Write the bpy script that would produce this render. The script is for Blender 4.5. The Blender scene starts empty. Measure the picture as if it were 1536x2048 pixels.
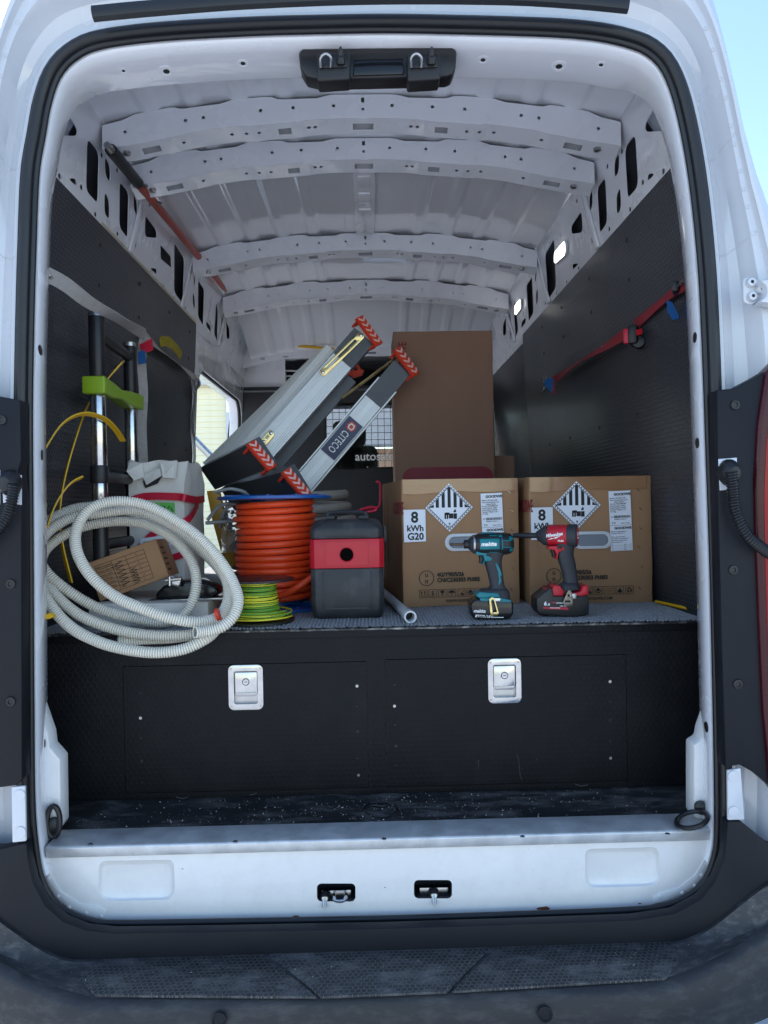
import bpy, bmesh, math, random
from mathutils import Vector, Matrix, noise
from mathutils.geometry import tessellate_polygon
from mathutils.bvhtree import BVHTree
random.seed(7)
V = Vector
PI = math.pi
SC = bpy.context.scene
COL = SC.collection

# ------------------------------------------------------------------ camera
F = 1420.0                      # focal length in photo pixels (1536 x 2048)
CAMP = V((0, 0, 1.46))
RC = (Matrix.Rotation(math.radians(-1.13), 3, 'Z') @ Matrix.Rotation(PI/2 - math.radians(0.48), 3, 'X')
      @ Matrix.Rotation(math.radians(-1.0), 3, 'Z'))
cam = bpy.data.cameras.new('camera')
cam.sensor_fit = 'VERTICAL'; cam.sensor_height = 24; cam.sensor_width = 18
cam.lens = F/2048*24; cam.clip_start = 0.05; cam.clip_end = 3000
camo = bpy.data.objects.new('camera', cam); COL.objects.link(camo)
camo.matrix_world = Matrix.Translation(CAMP) @ RC.to_4x4()
SC.camera = camo

# ------------------------------------------------------------------ sky, sun, exposure
SUN_EL, SUN_AZ = math.radians(42), math.radians(-55)      # azimuth measured from +y towards +x
world = bpy.data.worlds.new('World'); SC.world = world; world.use_nodes = True
wn = world.node_tree; wn.nodes.clear()
sky = wn.nodes.new('ShaderNodeTexSky'); sky.sky_type = 'NISHITA'; sky.sun_disc = False
sky.sun_elevation = SUN_EL; sky.sun_rotation = SUN_AZ; sky.air_density = 1.2; sky.dust_density = 0.3; sky.ozone_density = 2.0
bg = wn.nodes.new('ShaderNodeBackground'); bg.inputs[1].default_value = 0.135
wo = wn.nodes.new('ShaderNodeOutputWorld')
wn.links.new(sky.outputs[0], bg.inputs[0]); wn.links.new(bg.outputs[0], wo.inputs[0])
sl = bpy.data.lights.new('sun', 'SUN'); sl.energy = 3.6; sl.angle = math.radians(0.53); sl.color = (1.0, 0.95, 0.87)
so = bpy.data.objects.new('sun', sl); COL.objects.link(so)
sdir = V((math.sin(SUN_AZ)*math.cos(SUN_EL), math.cos(SUN_AZ)*math.cos(SUN_EL), math.sin(SUN_EL)))
so.rotation_euler = sdir.to_track_quat('Z', 'Y').to_euler(); so.location = (0, 0, 30)
SC.view_settings.view_transform = 'Standard'; SC.view_settings.look = 'None'
SC.view_settings.gamma = 1; SC.view_settings.use_curve_mapping = False
SC.view_settings.exposure = 1.48
try:
    SC.cycles.use_denoising = True
    SC.cycles.max_bounces = 10; SC.cycles.diffuse_bounces = 5; SC.cycles.glossy_bounces = 4
    SC.cycles.transmission_bounces = 6; SC.cycles.transparent_max_bounces = 8
    SC.cycles.caustics_reflective = False; SC.cycles.caustics_refractive = False
    SC.cycles.sample_clamp_indirect = 6
except Exception: pass

# ------------------------------------------------------------------ helpers
def ray(px, py): return RC @ V(((px-768)/F, -(py-1024)/F, -1))
def P(px, py, y):
    v = ray(px, py); return CAMP + v*(y/v.y)
def PZ(px, py, z):
    v = ray(px, py); return CAMP + v*((z-CAMP.z)/v.z)
def surf(o, px, py):
    """where the sight line through a pixel meets a built part: point and normal towards the viewer"""
    me = o.data; W = o.matrix_basis
    t = BVHTree.FromPolygons([W @ v.co for v in me.vertices], [tuple(p.vertices) for p in me.polygons])
    d = ray(px, py).normalized(); h, n, _, _ = t.ray_cast(CAMP, d)
    if h is None: return None, None
    return h, (n if n.dot(d) < 0 else -n)
def lerp(a, b, t): return a+(b-a)*t
def sst(a, b, x):
    t = max(0, min(1, (x-a)/(b-a))); return t*t*(3-2*t)
def crom(pts, n, closed=False):
    """Catmull-Rom through pts, n samples per span"""
    pts = [V(p) for p in pts]; out = []; N = len(pts)
    for i in range(N if closed else N-1):
        if closed: p0, p1, p2, p3 = pts[i-1], pts[i], pts[(i+1) % N], pts[(i+2) % N]
        else: p0, p1, p2, p3 = pts[max(i-1, 0)], pts[i], pts[i+1], pts[min(i+2, N-1)]
        for k in range(n):
            t = k/n; t2 = t*t; t3 = t2*t
            out.append(0.5*((2*p1)+(p2-p0)*t+(2*p0-5*p1+4*p2-p3)*t2+(3*p1-p0-3*p2+p3)*t3))
    if not closed: out.append(pts[-1].copy())
    return out
def resample(path, step, closed=False):
    pts = list(path)+([path[0]] if closed else [])
    L = [0]
    for a, b in zip(pts, pts[1:]): L.append(L[-1]+(b-a).length)
    n = max(2, int(L[-1]/step)); out = []; j = 0
    for i in range(n if closed else n+1):
        s = L[-1]*i/n
        while j < len(L)-2 and L[j+1] < s: j += 1
        t = (s-L[j])/max(1e-9, L[j+1]-L[j]); out.append(pts[j].lerp(pts[j+1], t))
    return out
def rrect(x0, y0, x1, y1, r, n=5):
    out = []
    for cx, cy, a in ((x1-r, y1-r, 0), (x0+r, y1-r, 90), (x0+r, y0+r, 180), (x1-r, y0+r, 270)):
        for k in range(n+1):
            t = math.radians(a+90*k/n); out.append((cx+r*math.cos(t), cy+r*math.sin(t)))
    return out
def circ(cx, cy, r, n=14, ry=None):
    return [(cx+r*math.cos(2*PI*k/n), cy+(ry or r)*math.sin(2*PI*k/n)) for k in range(n)]
def frame(x, y, z, o):
    return Matrix(((x.x, y.x, z.x, o.x), (x.y, y.y, z.y, o.y), (x.z, y.z, z.z, o.z), (0, 0, 0, 1)))

class MB:
    def __init__(s): s.v = []; s.f = []; s.m = []
    def add(s, vs, fs, mi=0):
        o = len(s.v); s.v += [V(q) for q in vs]
        for i, q in enumerate(fs):
            s.f.append([o+k for k in q]); s.m.append(mi if isinstance(mi, int) else mi[i])
        return s
    def box(s, c, size, R=None, mi=0):
        c = V(c); hx, hy, hz = [q/2 for q in size]; R = R or Matrix.Identity(3)
        vs = [c+R @ V((a*hx, b*hy, d*hz)) for d in (-1, 1) for a, b in ((-1, -1), (1, -1), (1, 1), (-1, 1))]
        return s.add(vs, [(0, 3, 2, 1), (4, 5, 6, 7), (0, 1, 5, 4), (1, 2, 6, 5), (2, 3, 7, 6), (3, 0, 4, 7)], mi)
    def prism(s, poly, ext, holes=(), mi=0, back=True):
        poly = [V(q) for q in poly]; holes = [[V(q) for q in h] for h in holes]; ext = V(ext)
        rings = [poly]+holes; flat = [q for r in rings for q in r]; n = len(flat)
        vs = flat+[q+ext for q in flat]; fs = []
        if holes: tri = [tuple(t) for t in tessellate_polygon(rings)]
        else: tri = [tuple(range(len(poly)))]
        fs += tri
        if back: fs += [tuple(n+k for k in reversed(t)) for t in tri]
        o = 0
        for r in rings:
            L = len(r)
            for k in range(L):
                a, b = o+k, o+(k+1) % L; fs.append((a, b, n+b, n+a))
            o += L
        return s.add(vs, fs, mi)
    def sheet(s, outer, holes, f, ext, mi=0):
        """flat 2-D outline with holes, tessellated flat, then mapped through f"""
        rings = [[V((a, b, 0)) for a, b in r] for r in [outer]+list(holes)]; flat = [q for r in rings for q in r]; n = len(flat)
        pts = [f(q.x, q.y) for q in flat]; ext = V(ext); vs = pts+[q+ext for q in pts]
        tri = [tuple(t) for t in tessellate_polygon(rings)]; fs = list(tri)+[tuple(n+k for k in reversed(t)) for t in tri]; o = 0
        for r in rings:
            L = len(r)
            for k in range(L): a, b = o+k, o+(k+1) % L; fs.append((a, b, n+b, n+a))
            o += L
        return s.add(vs, fs, mi)
    def tube(s, path, r, n=8, closed=False, cap=True, mi=0, ell=1.0, up=None):
        path = [V(q) for q in path]; N = len(path); rf = r if callable(r) else (lambda i: r)
        T = []
        for i in range(N):
            a = path[i-1] if (i > 0 or closed) else path[i]
            b = path[(i+1) % N] if (i < N-1 or closed) else path[i]
            d = b-a; T.append(d.normalized() if d.length > 1e-12 else V((0, 0, 1)))
        ref = V(up) if up else (V((0, 0, 1)) if abs(T[0].z) < .9 else V((1, 0, 0)))
        nrm = (ref-T[0]*ref.dot(T[0])).normalized(); vs = []
        for i in range(N):
            nrm = (nrm-T[i]*nrm.dot(T[i])).normalized(); bi = T[i].cross(nrm); rr = rf(i)
            for k in range(n):
                a = 2*PI*k/n; vs.append(path[i]+nrm*(rr*math.cos(a))+bi*(rr*ell*math.sin(a)))
        fs = []; ms = []
        for i in range(N if closed else N-1):
            j = (i+1) % N
            for k in range(n):
                k2 = (k+1) % n; fs.append((i*n+k, i*n+k2, j*n+k2, j*n+k))
                ms.append(mi(i, k) if callable(mi) else mi)
        if cap and not closed:
            fs.append(tuple(reversed(range(n)))); fs.append(tuple((N-1)*n+k for k in range(n)))
            ms += [mi(0, 0) if callable(mi) else mi]*2
        return s.add(vs, fs, ms)
    def lathe(s, prof, o, ax=(0, 0, 1), n=24, a0=0, a1=2*PI, mi=0, ref=None, cap=True, sy=1.0):
        ax = V(ax).normalized(); o = V(o)
        ref = V(ref) if ref else (V((1, 0, 0)) if abs(ax.x) < .9 else V((0, 0, 1)))
        e1 = (ref-ax*ref.dot(ax)).normalized(); e2 = ax.cross(e1)
        full = abs(a1-a0-2*PI) < 1e-6; m = n if full else n+1; vs = []
        for r, t in prof:
            for k in range(m):
                a = a0+(a1-a0)*k/n; vs.append(o+ax*t+e1*(r*math.cos(a))+e2*(r*sy*math.sin(a)))
        fs = []
        for i in range(len(prof)-1):
            for k in range(n):
                k2 = (k+1) % m; fs.append((i*m+k, i*m+k2, (i+1)*m+k2, (i+1)*m+k))
        if cap and full:
            fs.append(tuple(reversed(range(m)))); fs.append(tuple((len(prof)-1)*m+k for k in range(m)))
        return s.add(vs, fs, mi)
    def grid(s, fn, nu, nv, cu=False, cv=False, mi=0):
        mu = nu if cu else nu+1; mv = nv if cv else nv+1
        vs = [fn(i/nu, j/nv) for i in range(mu) for j in range(mv)]
        fs = [((i % mu)*mv+j % mv, ((i+1) % mu)*mv+j % mv, ((i+1) % mu)*mv+(j+1) % mv, (i % mu)*mv+(j+1) % mv)
              for i in range(nu) for j in range(nv)]
        return s.add(vs, fs, mi)
    def rings(s, R, closed=True, mi=0, cap0=False, cap1=False):
        n = len(R[0]); fs = []
        for i in range(len(R)-1):
            for k in range(n if closed else n-1):
                k2 = (k+1) % n; fs.append((i*n+k, i*n+k2, (i+1)*n+k2, (i+1)*n+k))
        if cap0: fs.append(tuple(reversed(range(n))))
        if cap1: fs.append(tuple((len(R)-1)*n+k for k in range(n)))
        return s.add([q for r in R for q in r], fs, mi)
    def text(s, t, size, M, align='LEFT', bold=0, shear=0, sx=1.0, ext=0.00025, mi=0, space=1.0):
        c = bpy.data.curves.new('t', 'FONT'); c.body = t; c.size = size; c.align_x = align
        c.shear = shear; c.offset = bold*size; c.extrude = ext; c.resolution_u = 3; c.space_character = space
        o = bpy.data.objects.new('t', c); me = o.to_mesh()
        S = Matrix.Diagonal((sx, 1, 1, 1))
        s.add([M @ (S @ v.co) for v in me.vertices], [tuple(p.vertices) for p in me.polygons], mi)
        o.to_mesh_clear(); bpy.data.objects.remove(o); bpy.data.curves.remove(c)
        return s
    def build(s, name, mat, parent=None, bevel=0, seg=2, smooth=35, recalc=True, kind=None, label=None, weld=False, bang=0.6):
        me = bpy.data.meshes.new(name)
        n = len(s.v)
        lo = V((min(q.x for q in s.v), min(q.y for q in s.v), min(q.z for q in s.v)))
        hi = V((max(q.x for q in s.v), max(q.y for q in s.v), max(q.z for q in s.v)))
        c = (lo+hi)/2
        me.from_pydata([tuple(q-c) for q in s.v], [], s.f)
        for m in (mat if isinstance(mat, (list, tuple)) else [mat]): me.materials.append(m)
        me.polygons.foreach_set('material_index', s.m)
        if recalc or bevel or weld:
            bm = bmesh.new(); bm.from_mesh(me)
            if weld: bmesh.ops.remove_doubles(bm, verts=bm.verts, dist=1e-5)
            bmesh.ops.recalc_face_normals(bm, faces=bm.faces)
            if bevel:
                es = [e for e in bm.edges if len(e.link_faces) == 2 and e.calc_face_angle(0) > bang]
                bmesh.ops.bevel(bm, geom=es, offset=bevel, segments=seg, profile=.5, affect='EDGES', clamp_overlap=True)
            bm.to_mesh(me); bm.free()
        if smooth:
            me.polygons.foreach_set('use_smooth', [True]*len(me.polygons))
            me.set_sharp_from_angle(angle=math.radians(smooth))
        me.update()
        o = bpy.data.objects.new(name, me); COL.objects.link(o)
        o.matrix_basis = Matrix.Translation(c)
        if parent is not None:
            o.parent = parent; o.matrix_parent_inverse = parent.matrix_basis.inverted()
        if kind: o['kind'] = kind
        if label: o['label'] = label
        return o
def tag(o, label, cat, group=None):
    o['label'] = label; o['category'] = cat
    if group: o['group'] = group
    return o
def thing(name, label, cat, loc, group=None):
    o = bpy.data.objects.new(name, None); COL.objects.link(o); o.empty_display_size = .1
    o.matrix_basis = Matrix.Translation(V(loc)); return tag(o, label, cat, group)
def dup(o, M, parent=None):
    """copy of one part moved by the world matrix M, sharing its mesh"""
    c = o.copy(); COL.objects.link(c); p = parent or o.parent
    c.matrix_basis = M @ o.matrix_basis; c.parent = p
    if p: c.matrix_parent_inverse = p.matrix_basis.inverted()
    return c
def ribbon(path, side, w, th=0.0015):
    """flat band along path; side = list or one vector giving the band's width direction"""
    mb = MB(); N = len(path); R = []
    for i, p in enumerate(path):
        sd = (side[i] if isinstance(side, list) else V(side)).normalized()
        t = (path[min(i+1, N-1)]-path[max(i-1, 0)]).normalized(); sd = (sd-t*sd.dot(t)).normalized(); nn = t.cross(sd)
        R.append([p+sd*w/2+nn*th/2, p-sd*w/2+nn*th/2, p-sd*w/2-nn*th/2, p+sd*w/2-nn*th/2])
    return mb.rings(R, True, 0, True, True)

# ------------------------------------------------------------------ materials
def lin(c): return tuple(((q/255)/12.92 if q/255 <= .04045 else ((q/255+.055)/1.055)**2.4) for q in c)
MATS = {}
def nn(nt, t, **kw):
    n = nt.nodes.new(t)
    for k, v in kw.items():
        if k == 'inp':
            for a, b in v.items(): n.inputs[a].default_value = b
        else: setattr(n, k, v)
    return n
def mat(name, col, rough=.5, metal=0, coat=0, spec=.5, var=.08, vs=6, bump=0, bs=60, emit=None, es=0, trans=0, ior=1.45,
        dirt=None, dirt_amt=.5, dirt_scale=8, speck=None, speck_scale=120, speck_amt=.03, rvar=.1, stretch=(1, 1, 1), alpha=1, bd=.002):
    if name in MATS: return MATS[name]
    m = bpy.data.materials.new(name); m.use_nodes = True; nt = m.node_tree; L = nt.links.new
    b = nt.nodes['Principled BSDF']
    b.inputs['Roughness'].default_value = rough; b.inputs['Metallic'].default_value = metal
    b.inputs['Coat Weight'].default_value = coat; b.inputs['Coat Roughness'].default_value = .06
    b.inputs['Specular IOR Level'].default_value = spec; b.inputs['IOR'].default_value = ior
    b.inputs['Transmission Weight'].default_value = trans; b.inputs['Alpha'].default_value = alpha
    if emit: b.inputs['Emission Color'].default_value = (*emit, 1); b.inputs['Emission Strength'].default_value = es
    tc = nn(nt, 'ShaderNodeTexCoord'); mp = nn(nt, 'ShaderNodeMapping'); mp.inputs['Scale'].default_value = stretch
    L(tc.outputs['Object'], mp.inputs[0]); co = mp.outputs[0]
    n1 = nn(nt, 'ShaderNodeTexNoise', inp={'Scale': vs, 'Detail': 5, 'Roughness': .6}); L(co, n1.inputs['Vector'])
    mr = nn(nt, 'ShaderNodeMapRange', inp={1: .3, 2: .7, 3: 1-var, 4: 1+var}); L(n1.outputs[0], mr.inputs[0])
    mx = nn(nt, 'ShaderNodeMix', data_type='RGBA', blend_type='MULTIPLY', inp={0: 1.0})
    mx.inputs[6].default_value = (*col, 1); L(mr.outputs[0], mx.inputs[7]); out = mx.outputs[2]
    if dirt:
        n2 = nn(nt, 'ShaderNodeTexNoise', inp={'Scale': dirt_scale, 'Detail': 9, 'Roughness': .7}); L(co, n2.inputs['Vector'])
        r2 = nn(nt, 'ShaderNodeMapRange', inp={1: .48, 2: .75, 3: 0, 4: dirt_amt}); L(n2.outputs[0], r2.inputs[0])
        m2 = nn(nt, 'ShaderNodeMix', data_type='RGBA'); L(r2.outputs[0], m2.inputs[0]); L(out, m2.inputs[6]); m2.inputs[7].default_value = (*dirt, 1)
        out = m2.outputs[2]
    if speck:
        vo = nn(nt, 'ShaderNodeTexVoronoi', inp={'Scale': speck_scale}); L(co, vo.inputs['Vector'])
        n3 = nn(nt, 'ShaderNodeTexNoise', inp={'Scale': speck_scale*.06, 'Detail': 3}); L(co, n3.inputs['Vector'])
        cm = nn(nt, 'ShaderNodeMath', operation='MULTIPLY_ADD', inp={1: speck_amt*14, 2: -speck_amt*5.2}); L(n3.outputs[0], cm.inputs[0])
        lt = nn(nt, 'ShaderNodeMath', operation='LESS_THAN'); L(vo.outputs[0], lt.inputs[0]); L(cm.outputs[0], lt.inputs[1])
        m3 = nn(nt, 'ShaderNodeMix', data_type='RGBA'); L(lt.outputs[0], m3.inputs[0]); L(out, m3.inputs[6]); m3.inputs[7].default_value = (*speck, 1)
        out = m3.outputs[2]
    L(out, b.inputs['Base Color'])
    if rvar:
        rr = nn(nt, 'ShaderNodeMapRange', inp={1: .3, 2: .7, 3: max(0, rough-rvar), 4: min(1, rough+rvar)})
        L(n1.outputs[0], rr.inputs[0]); L(rr.outputs[0], b.inputs['Roughness'])
    if bump:
        n4 = nn(nt, 'ShaderNodeTexNoise', inp={'Scale': bs, 'Detail': 4}); L(co, n4.inputs['Vector'])
        bp = nn(nt, 'ShaderNodeBump', inp={'Strength': bump, 'Distance': bd}); L(n4.outputs[0], bp.inputs['Height']); L(bp.outputs[0], b.inputs['Normal'])
    MATS[name] = m
    return m
def hex_height(nt, co, scale):
    """height field of a honeycomb lattice: 0 in the cells, 1 on the ridges"""
    L = nt.links.new
    def vm(op, a, bvec=None, b=None):
        n = nn(nt, 'ShaderNodeVectorMath', operation=op); L(a, n.inputs[0])
        if bvec is not None: n.inputs[1].default_value = bvec
        if b is not None: L(b, n.inputs[1])
        return n
    sc = nn(nt, 'ShaderNodeVectorMath', operation='SCALE'); L(co, sc.inputs[0]); sc.inputs['Scale'].default_value = scale
    p = vm('ADD', sc.outputs[0], (1000, 1732.05*0+1732.050808, 0)).outputs[0]
    fl = lambda q: vm('MULTIPLY', q, (1, 1, 0)).outputs[0]
    p = fl(p)
    a = vm('SUBTRACT', vm('MODULO', p, (1, 1.7320508, 1)).outputs[0], (.5, .8660254, 0)).outputs[0]
    b2 = vm('SUBTRACT', vm('MODULO', vm('ADD', p, (.5, .8660254, 0)).outputs[0], (1, 1.7320508, 1)).outputs[0], (.5, .8660254, 0)).outputs[0]
    da = vm('DOT_PRODUCT', a, None, a).outputs['Value']; db = vm('DOT_PRODUCT', b2, None, b2).outputs['Value']
    ls = nn(nt, 'ShaderNodeMath', operation='LESS_THAN'); L(da, ls.inputs[0]); L(db, ls.inputs[1])
    mx = nn(nt, 'ShaderNodeMix', data_type='VECTOR'); L(ls.outputs[0], mx.inputs[0]); L(b2, mx.inputs[4]); L(a, mx.inputs[5])
    ab = vm('ABSOLUTE', mx.outputs[1]).outputs[0]
    dt = vm('DOT_PRODUCT', ab, (.5, .8660254, 0)).outputs['Value']
    sx = nn(nt, 'ShaderNodeSeparateXYZ'); L(ab, sx.inputs[0])
    mm = nn(nt, 'ShaderNodeMath', operation='MAXIMUM'); L(dt, mm.inputs[0]); L(sx.outputs[0], mm.inputs[1])
    mr = nn(nt, 'ShaderNodeMapRange', inp={1: .38, 2: .46, 3: 0, 4: 1}); L(mm.outputs[0], mr.inputs[0])
    return mr.outputs[0]
def add_hex(m, scale, plane, strength=.6, dist=.002, tint=None, tint_amt=.4, rough=None):
    nt = m.node_tree; L = nt.links.new; b = nt.nodes['Principled BSDF']
    tc = nn(nt, 'ShaderNodeTexCoord'); sp = nn(nt, 'ShaderNodeSeparateXYZ'); cb = nn(nt, 'ShaderNodeCombineXYZ')
    L(tc.outputs['Object'], sp.inputs[0])
    L(sp.outputs['XYZ'.index(plane[0])], cb.inputs[0]); L(sp.outputs['XYZ'.index(plane[1])], cb.inputs[1])
    h = hex_height(nt, cb.outputs[0], scale)
    bp = nn(nt, 'ShaderNodeBump', inp={'Strength': strength, 'Distance': dist}); L(h, bp.inputs['Height'])
    old = b.inputs['Normal'].links
    if old: L(old[0].from_socket, bp.inputs['Normal'])
    L(bp.outputs[0], b.inputs['Normal'])
    if tint:
        src = b.inputs['Base Color'].links[0].from_socket
        ml = nn(nt, 'ShaderNodeMath', operation='MULTIPLY', inp={1: tint_amt}); L(h, ml.inputs[0])
        mx = nn(nt, 'ShaderNodeMix', data_type='RGBA'); L(ml.outputs[0], mx.inputs[0]); L(src, mx.inputs[6]); mx.inputs[7].default_value = (*tint, 1)
        L(mx.outputs[2], b.inputs['Base Color'])
    return m
paint = mat('white_paint_dimmed', lin((196, 199, 205)), .26, coat=.9, var=.02, vs=3, rvar=.04)  # outside copy of the van white, darkened to narrow the light contrast
paint_lift = mat('white_paint_lifted', lin((226, 228, 234)), .28, coat=1.0, var=.03, vs=3, rvar=.05)  # same van white, lifted so the interior looks better lit
paint_roof = mat('white_paint_roof', lin((222, 224, 230)), .14, coat=1.0, var=.03, vs=3, rvar=.04)  # the lifted inside white again, glossier
paint_dirty = mat('white_paint_scuffed', lin((222, 222, 222)), .36, coat=.5, var=.03, dirt=lin((150, 146, 138)), dirt_amt=.12, dirt_scale=26,
                  speck=lin((95, 80, 66)), speck_scale=70, speck_amt=.012)
paint_roof.node_tree.nodes['Principled BSDF'].inputs['Coat Roughness'].default_value = .02
rubber = mat('black_rubber', (.012, .013, .016), .42, bump=.15, bs=90)
trim = mat('black_trim_plastic', (.009, .010, .014), .55, spec=.28, bump=.12, bs=400, var=.15)
bumper_m = mat('bumper_plastic', (.022, .023, .027), .52, bump=.3, bs=300, var=.2, spec=.4, dirt=(.12, .118, .115), dirt_amt=.35, dirt_scale=45, stretch=(.35, 1, 1))
step_m = mat('dusty_step_plastic', (.045, .046, .049), .6, spec=.35, var=.25, bump=.3, bs=300, dirt=(.22, .215, .21), dirt_amt=.5, dirt_scale=70, stretch=(.5, 1, 1), speck=(.6, .59, .56), speck_scale=130, speck_amt=.02)
pad_m = add_hex(mat('bumper_step_tread', (.035, .036, .039), .55, var=.25, spec=.35, dirt=(.24, .237, .235), dirt_amt=.7, dirt_scale=30, stretch=(.45, 1, 1)), 85, 'XY', 1.0, .006, (.16, .16, .165), .75)
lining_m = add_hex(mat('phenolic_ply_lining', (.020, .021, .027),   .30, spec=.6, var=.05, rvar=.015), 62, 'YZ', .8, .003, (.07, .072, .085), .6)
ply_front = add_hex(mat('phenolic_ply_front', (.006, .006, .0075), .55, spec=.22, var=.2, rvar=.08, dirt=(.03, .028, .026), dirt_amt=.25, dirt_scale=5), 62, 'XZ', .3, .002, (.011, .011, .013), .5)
ply_edge = mat('ply_edge', (.36, .28, .19), .7)
floor_m = mat('black_floor', (.020, .020, .021), .62, spec=.3, var=.3, bump=.08, bs=150, dirt=(.26, .255, .25), dirt_amt=.55, dirt_scale=22, stretch=(.35, 1, 1))
alu = mat('aluminium_sill', (.62, .64, .66), .45, .55, var=.12, vs=20, bump=.1, bs=60, dirt=(.33, .33, .33), dirt_amt=.5, dirt_scale=12)
alu_l = mat('ladder_aluminium', (.62, .64, .66), .40, .35, var=.08, vs=10)
alu_s = mat('mill_finish_aluminium', (.70, .71, .72), .45, .15, var=.08, vs=12)
alu_d = mat('anodised_dark_grey', (.085, .092, .105), .45, .3, var=.12)
steel = mat('chrome_steel', (.50, .50, .50), .2, 1, var=.15, vs=30, bump=.15, bs=40)
steel_b = mat('brushed_steel', (.42, .42, .42), .3, 1, var=.15, vs=30)
zinc = mat('yellow_zinc', (.62, .5, .24), .3, 1, var=.25, vs=25)
dark = mat('dark_cavity', (.02, .021, .026), .6)  # also stands in for shade behind rail cut-outs and inside bows
hole_m = mat('painted_hole_shade', (.002, .002, .002), .9, spec=.05)
black = mat('black_plastic', (.012, .012, .014), .4, var=.15, bump=.05, bs=200)
blackg = mat('glossy_black', (.008, .008, .01), .16, var=.1)
carpet_m = mat('grey_carpet', (.33, .335, .34), .95, var=.45, vs=240, bump=.8, bs=500, spec=.15, dirt=(.3, .29, .27), dirt_amt=.4, dirt_scale=18)
card = mat('cardboard', lin((158, 122, 90)), .72, var=.05, vs=4, bump=.15, bs=26, stretch=(1, 1, .12), spec=.3, dirt=lin((134, 100, 70)), dirt_amt=.4, dirt_scale=7)
card2 = mat('cardboard_dull', lin((134, 104, 88)), .75, var=.05, bump=.12, bs=26, stretch=(1, 1, .1), spec=.25)
card_w = mat('white_cardboard', lin((214, 210, 203)), .7, var=.07, vs=9, bump=.5, bs=14, dirt=lin((138, 124, 108)), dirt_amt=.4, dirt_scale=9, bd=.006)
paper = mat('paper_label', lin((226, 230, 238)), .55, var=.02)
ink = mat('black_ink', (.012, .012, .014), .6, var=.05)
ink_red = mat('red_print', lin((128, 30, 44)), .6)
ink_w = mat('white_print', (.8, .8, .8), .5, var=.02)
conduit_m = mat('grey_conduit_plastic', lin((226, 221, 207)), .42, var=.06, vs=5)
conduit_g = mat('old_grey_conduit', lin((160, 152, 142)), .55, var=.12)
pvc = mat('white_pvc', lin((206, 208, 210)), .35, var=.04)
orange_c = mat('orange_cable_sheath', lin((232, 76, 34)), .36, var=.06, vs=12)
blue_p = mat('blue_reel_plastic', lin((18, 84, 156)), .32, var=.08)
green_w = mat('green_wire', lin((88, 148, 56)), .38)
yellow_w = mat('yellow_wire', lin((214, 208, 56)), .38)
redp = mat('red_plastic', lin((176, 22, 40)), .38, var=.06, bump=.06, bs=300)
scuff = mat('scuffed_black_plastic', (.022, .023, .026), .5, var=.2, bump=.3, bs=60, dirt=(.12, .12, .12), dirt_amt=.4, dirt_scale=14)
teal = mat('teal_plastic', lin((0, 112, 122)), .38, var=.06)
grip = mat('rubber_grip', (.028, .03, .036), .6, bump=.2, bs=600)
orange_p = mat('orange_foot_plastic', lin((212, 62, 36)), .42, var=.06)
chev = mat('white_chevron_print', lin((232, 190, 182)), .5, var=.08)
lime = mat('lime_green_plastic', lin((128, 158, 36)), .42, var=.05)
strap_g = mat('grey_webbing', lin((172, 168, 166)), .8, var=.12, vs=60, bump=.5, bs=700)
strap_r = mat('red_webbing', lin((138, 34, 44)), .75, var=.12, vs=60, bump=.5, bs=700)
tape_r = mat('red_tape', lin((186, 26, 54)), .4, var=.08)
blue_f = mat('blue_fabric', lin((30, 88, 150)), .8, var=.15)
yellow_f = mat('yellow_flat_hose', lin((206, 162, 28)), .5, var=.1)
orange_pipe = mat('orange_pipe_plastic', lin((168, 76, 62)), .35, var=.05)
lamp_m = mat('lamp_diffuser', (.9, .9, .9), .3, emit=(1, .99, .94), es=2.0)
tail_m = mat('tail_light_red', lin((140, 8, 22)), .25, coat=0, spec=.4, var=.05)
glass = mat('window_glass', (.9, .95, .93), .02, trans=1, ior=1.02, var=0, rvar=0)
perspex = mat('clear_perspex', (.75, .77, .79), .05, trans=1, ior=1.10, var=.1, vs=9, rvar=.03, bump=.4, bs=6, bd=.008)
concrete = mat('concrete_ground', lin((176, 178, 182)), .85, var=.1, vs=1.5, bump=.4, bs=25, dirt=lin((150, 148, 140)), dirt_amt=.4, dirt_scale=3)
cream = mat('cream_board', lin((246, 236, 200)), .6, var=.03)
seat_m = mat('grey_seat_cloth', (.05, .053, .06), .85, var=.15, bump=.3, bs=300)
leaf_m = mat('hedge_leaf', (.06, .11, .03), .6, var=.3)
# ------------------------------------------------------------------ ground and surroundings
def strct(o): o['kind'] = 'structure'; return o
g = MB(); g.add([(-400, -400, 0), (400, -400, 0), (400, 400, 0), (-400, 400, 0)], [(0, 1, 2, 3)])
strct(g.build('ground', concrete, smooth=None))

house = thing('house', 'cream weatherboard house seen through the open side door', 'house', (-6, 12.4, 0))
MB().box((-7.2, 16, 1.8), (9.8, 7.9, 3.6)).build('wall', cream, house)
plank0 = None
for i in range(37):
    z = .06+i*.094
    R = Matrix.Rotation(math.radians(-13), 3, 'X')
    if plank0 is None:
        plank0 = MB().box((-7.2, 12.02, z), (9.84, .026, .102), R).build('plank', cream, house)
    else: dup(plank0, Matrix.Translation((0, 0, i*.094)))
MB().box((-7.2, 11.9, 3.66), (10.2, .12, .26)).build('fascia', paint, house, bevel=.01)
MB().prism([(-12.4, 11.7, 3.78), (-2.0, 11.7, 3.78), (-2.0, 16, 5.6), (-12.4, 16, 5.6)], (0, 0, .06)).build('roof', mat('grey_roof', (.22, .22, .23), .6), house)
MB().box((-2.33, 12.0, 1.75), (.1, .12, 3.5)).build('corner_board', paint, house)

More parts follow.
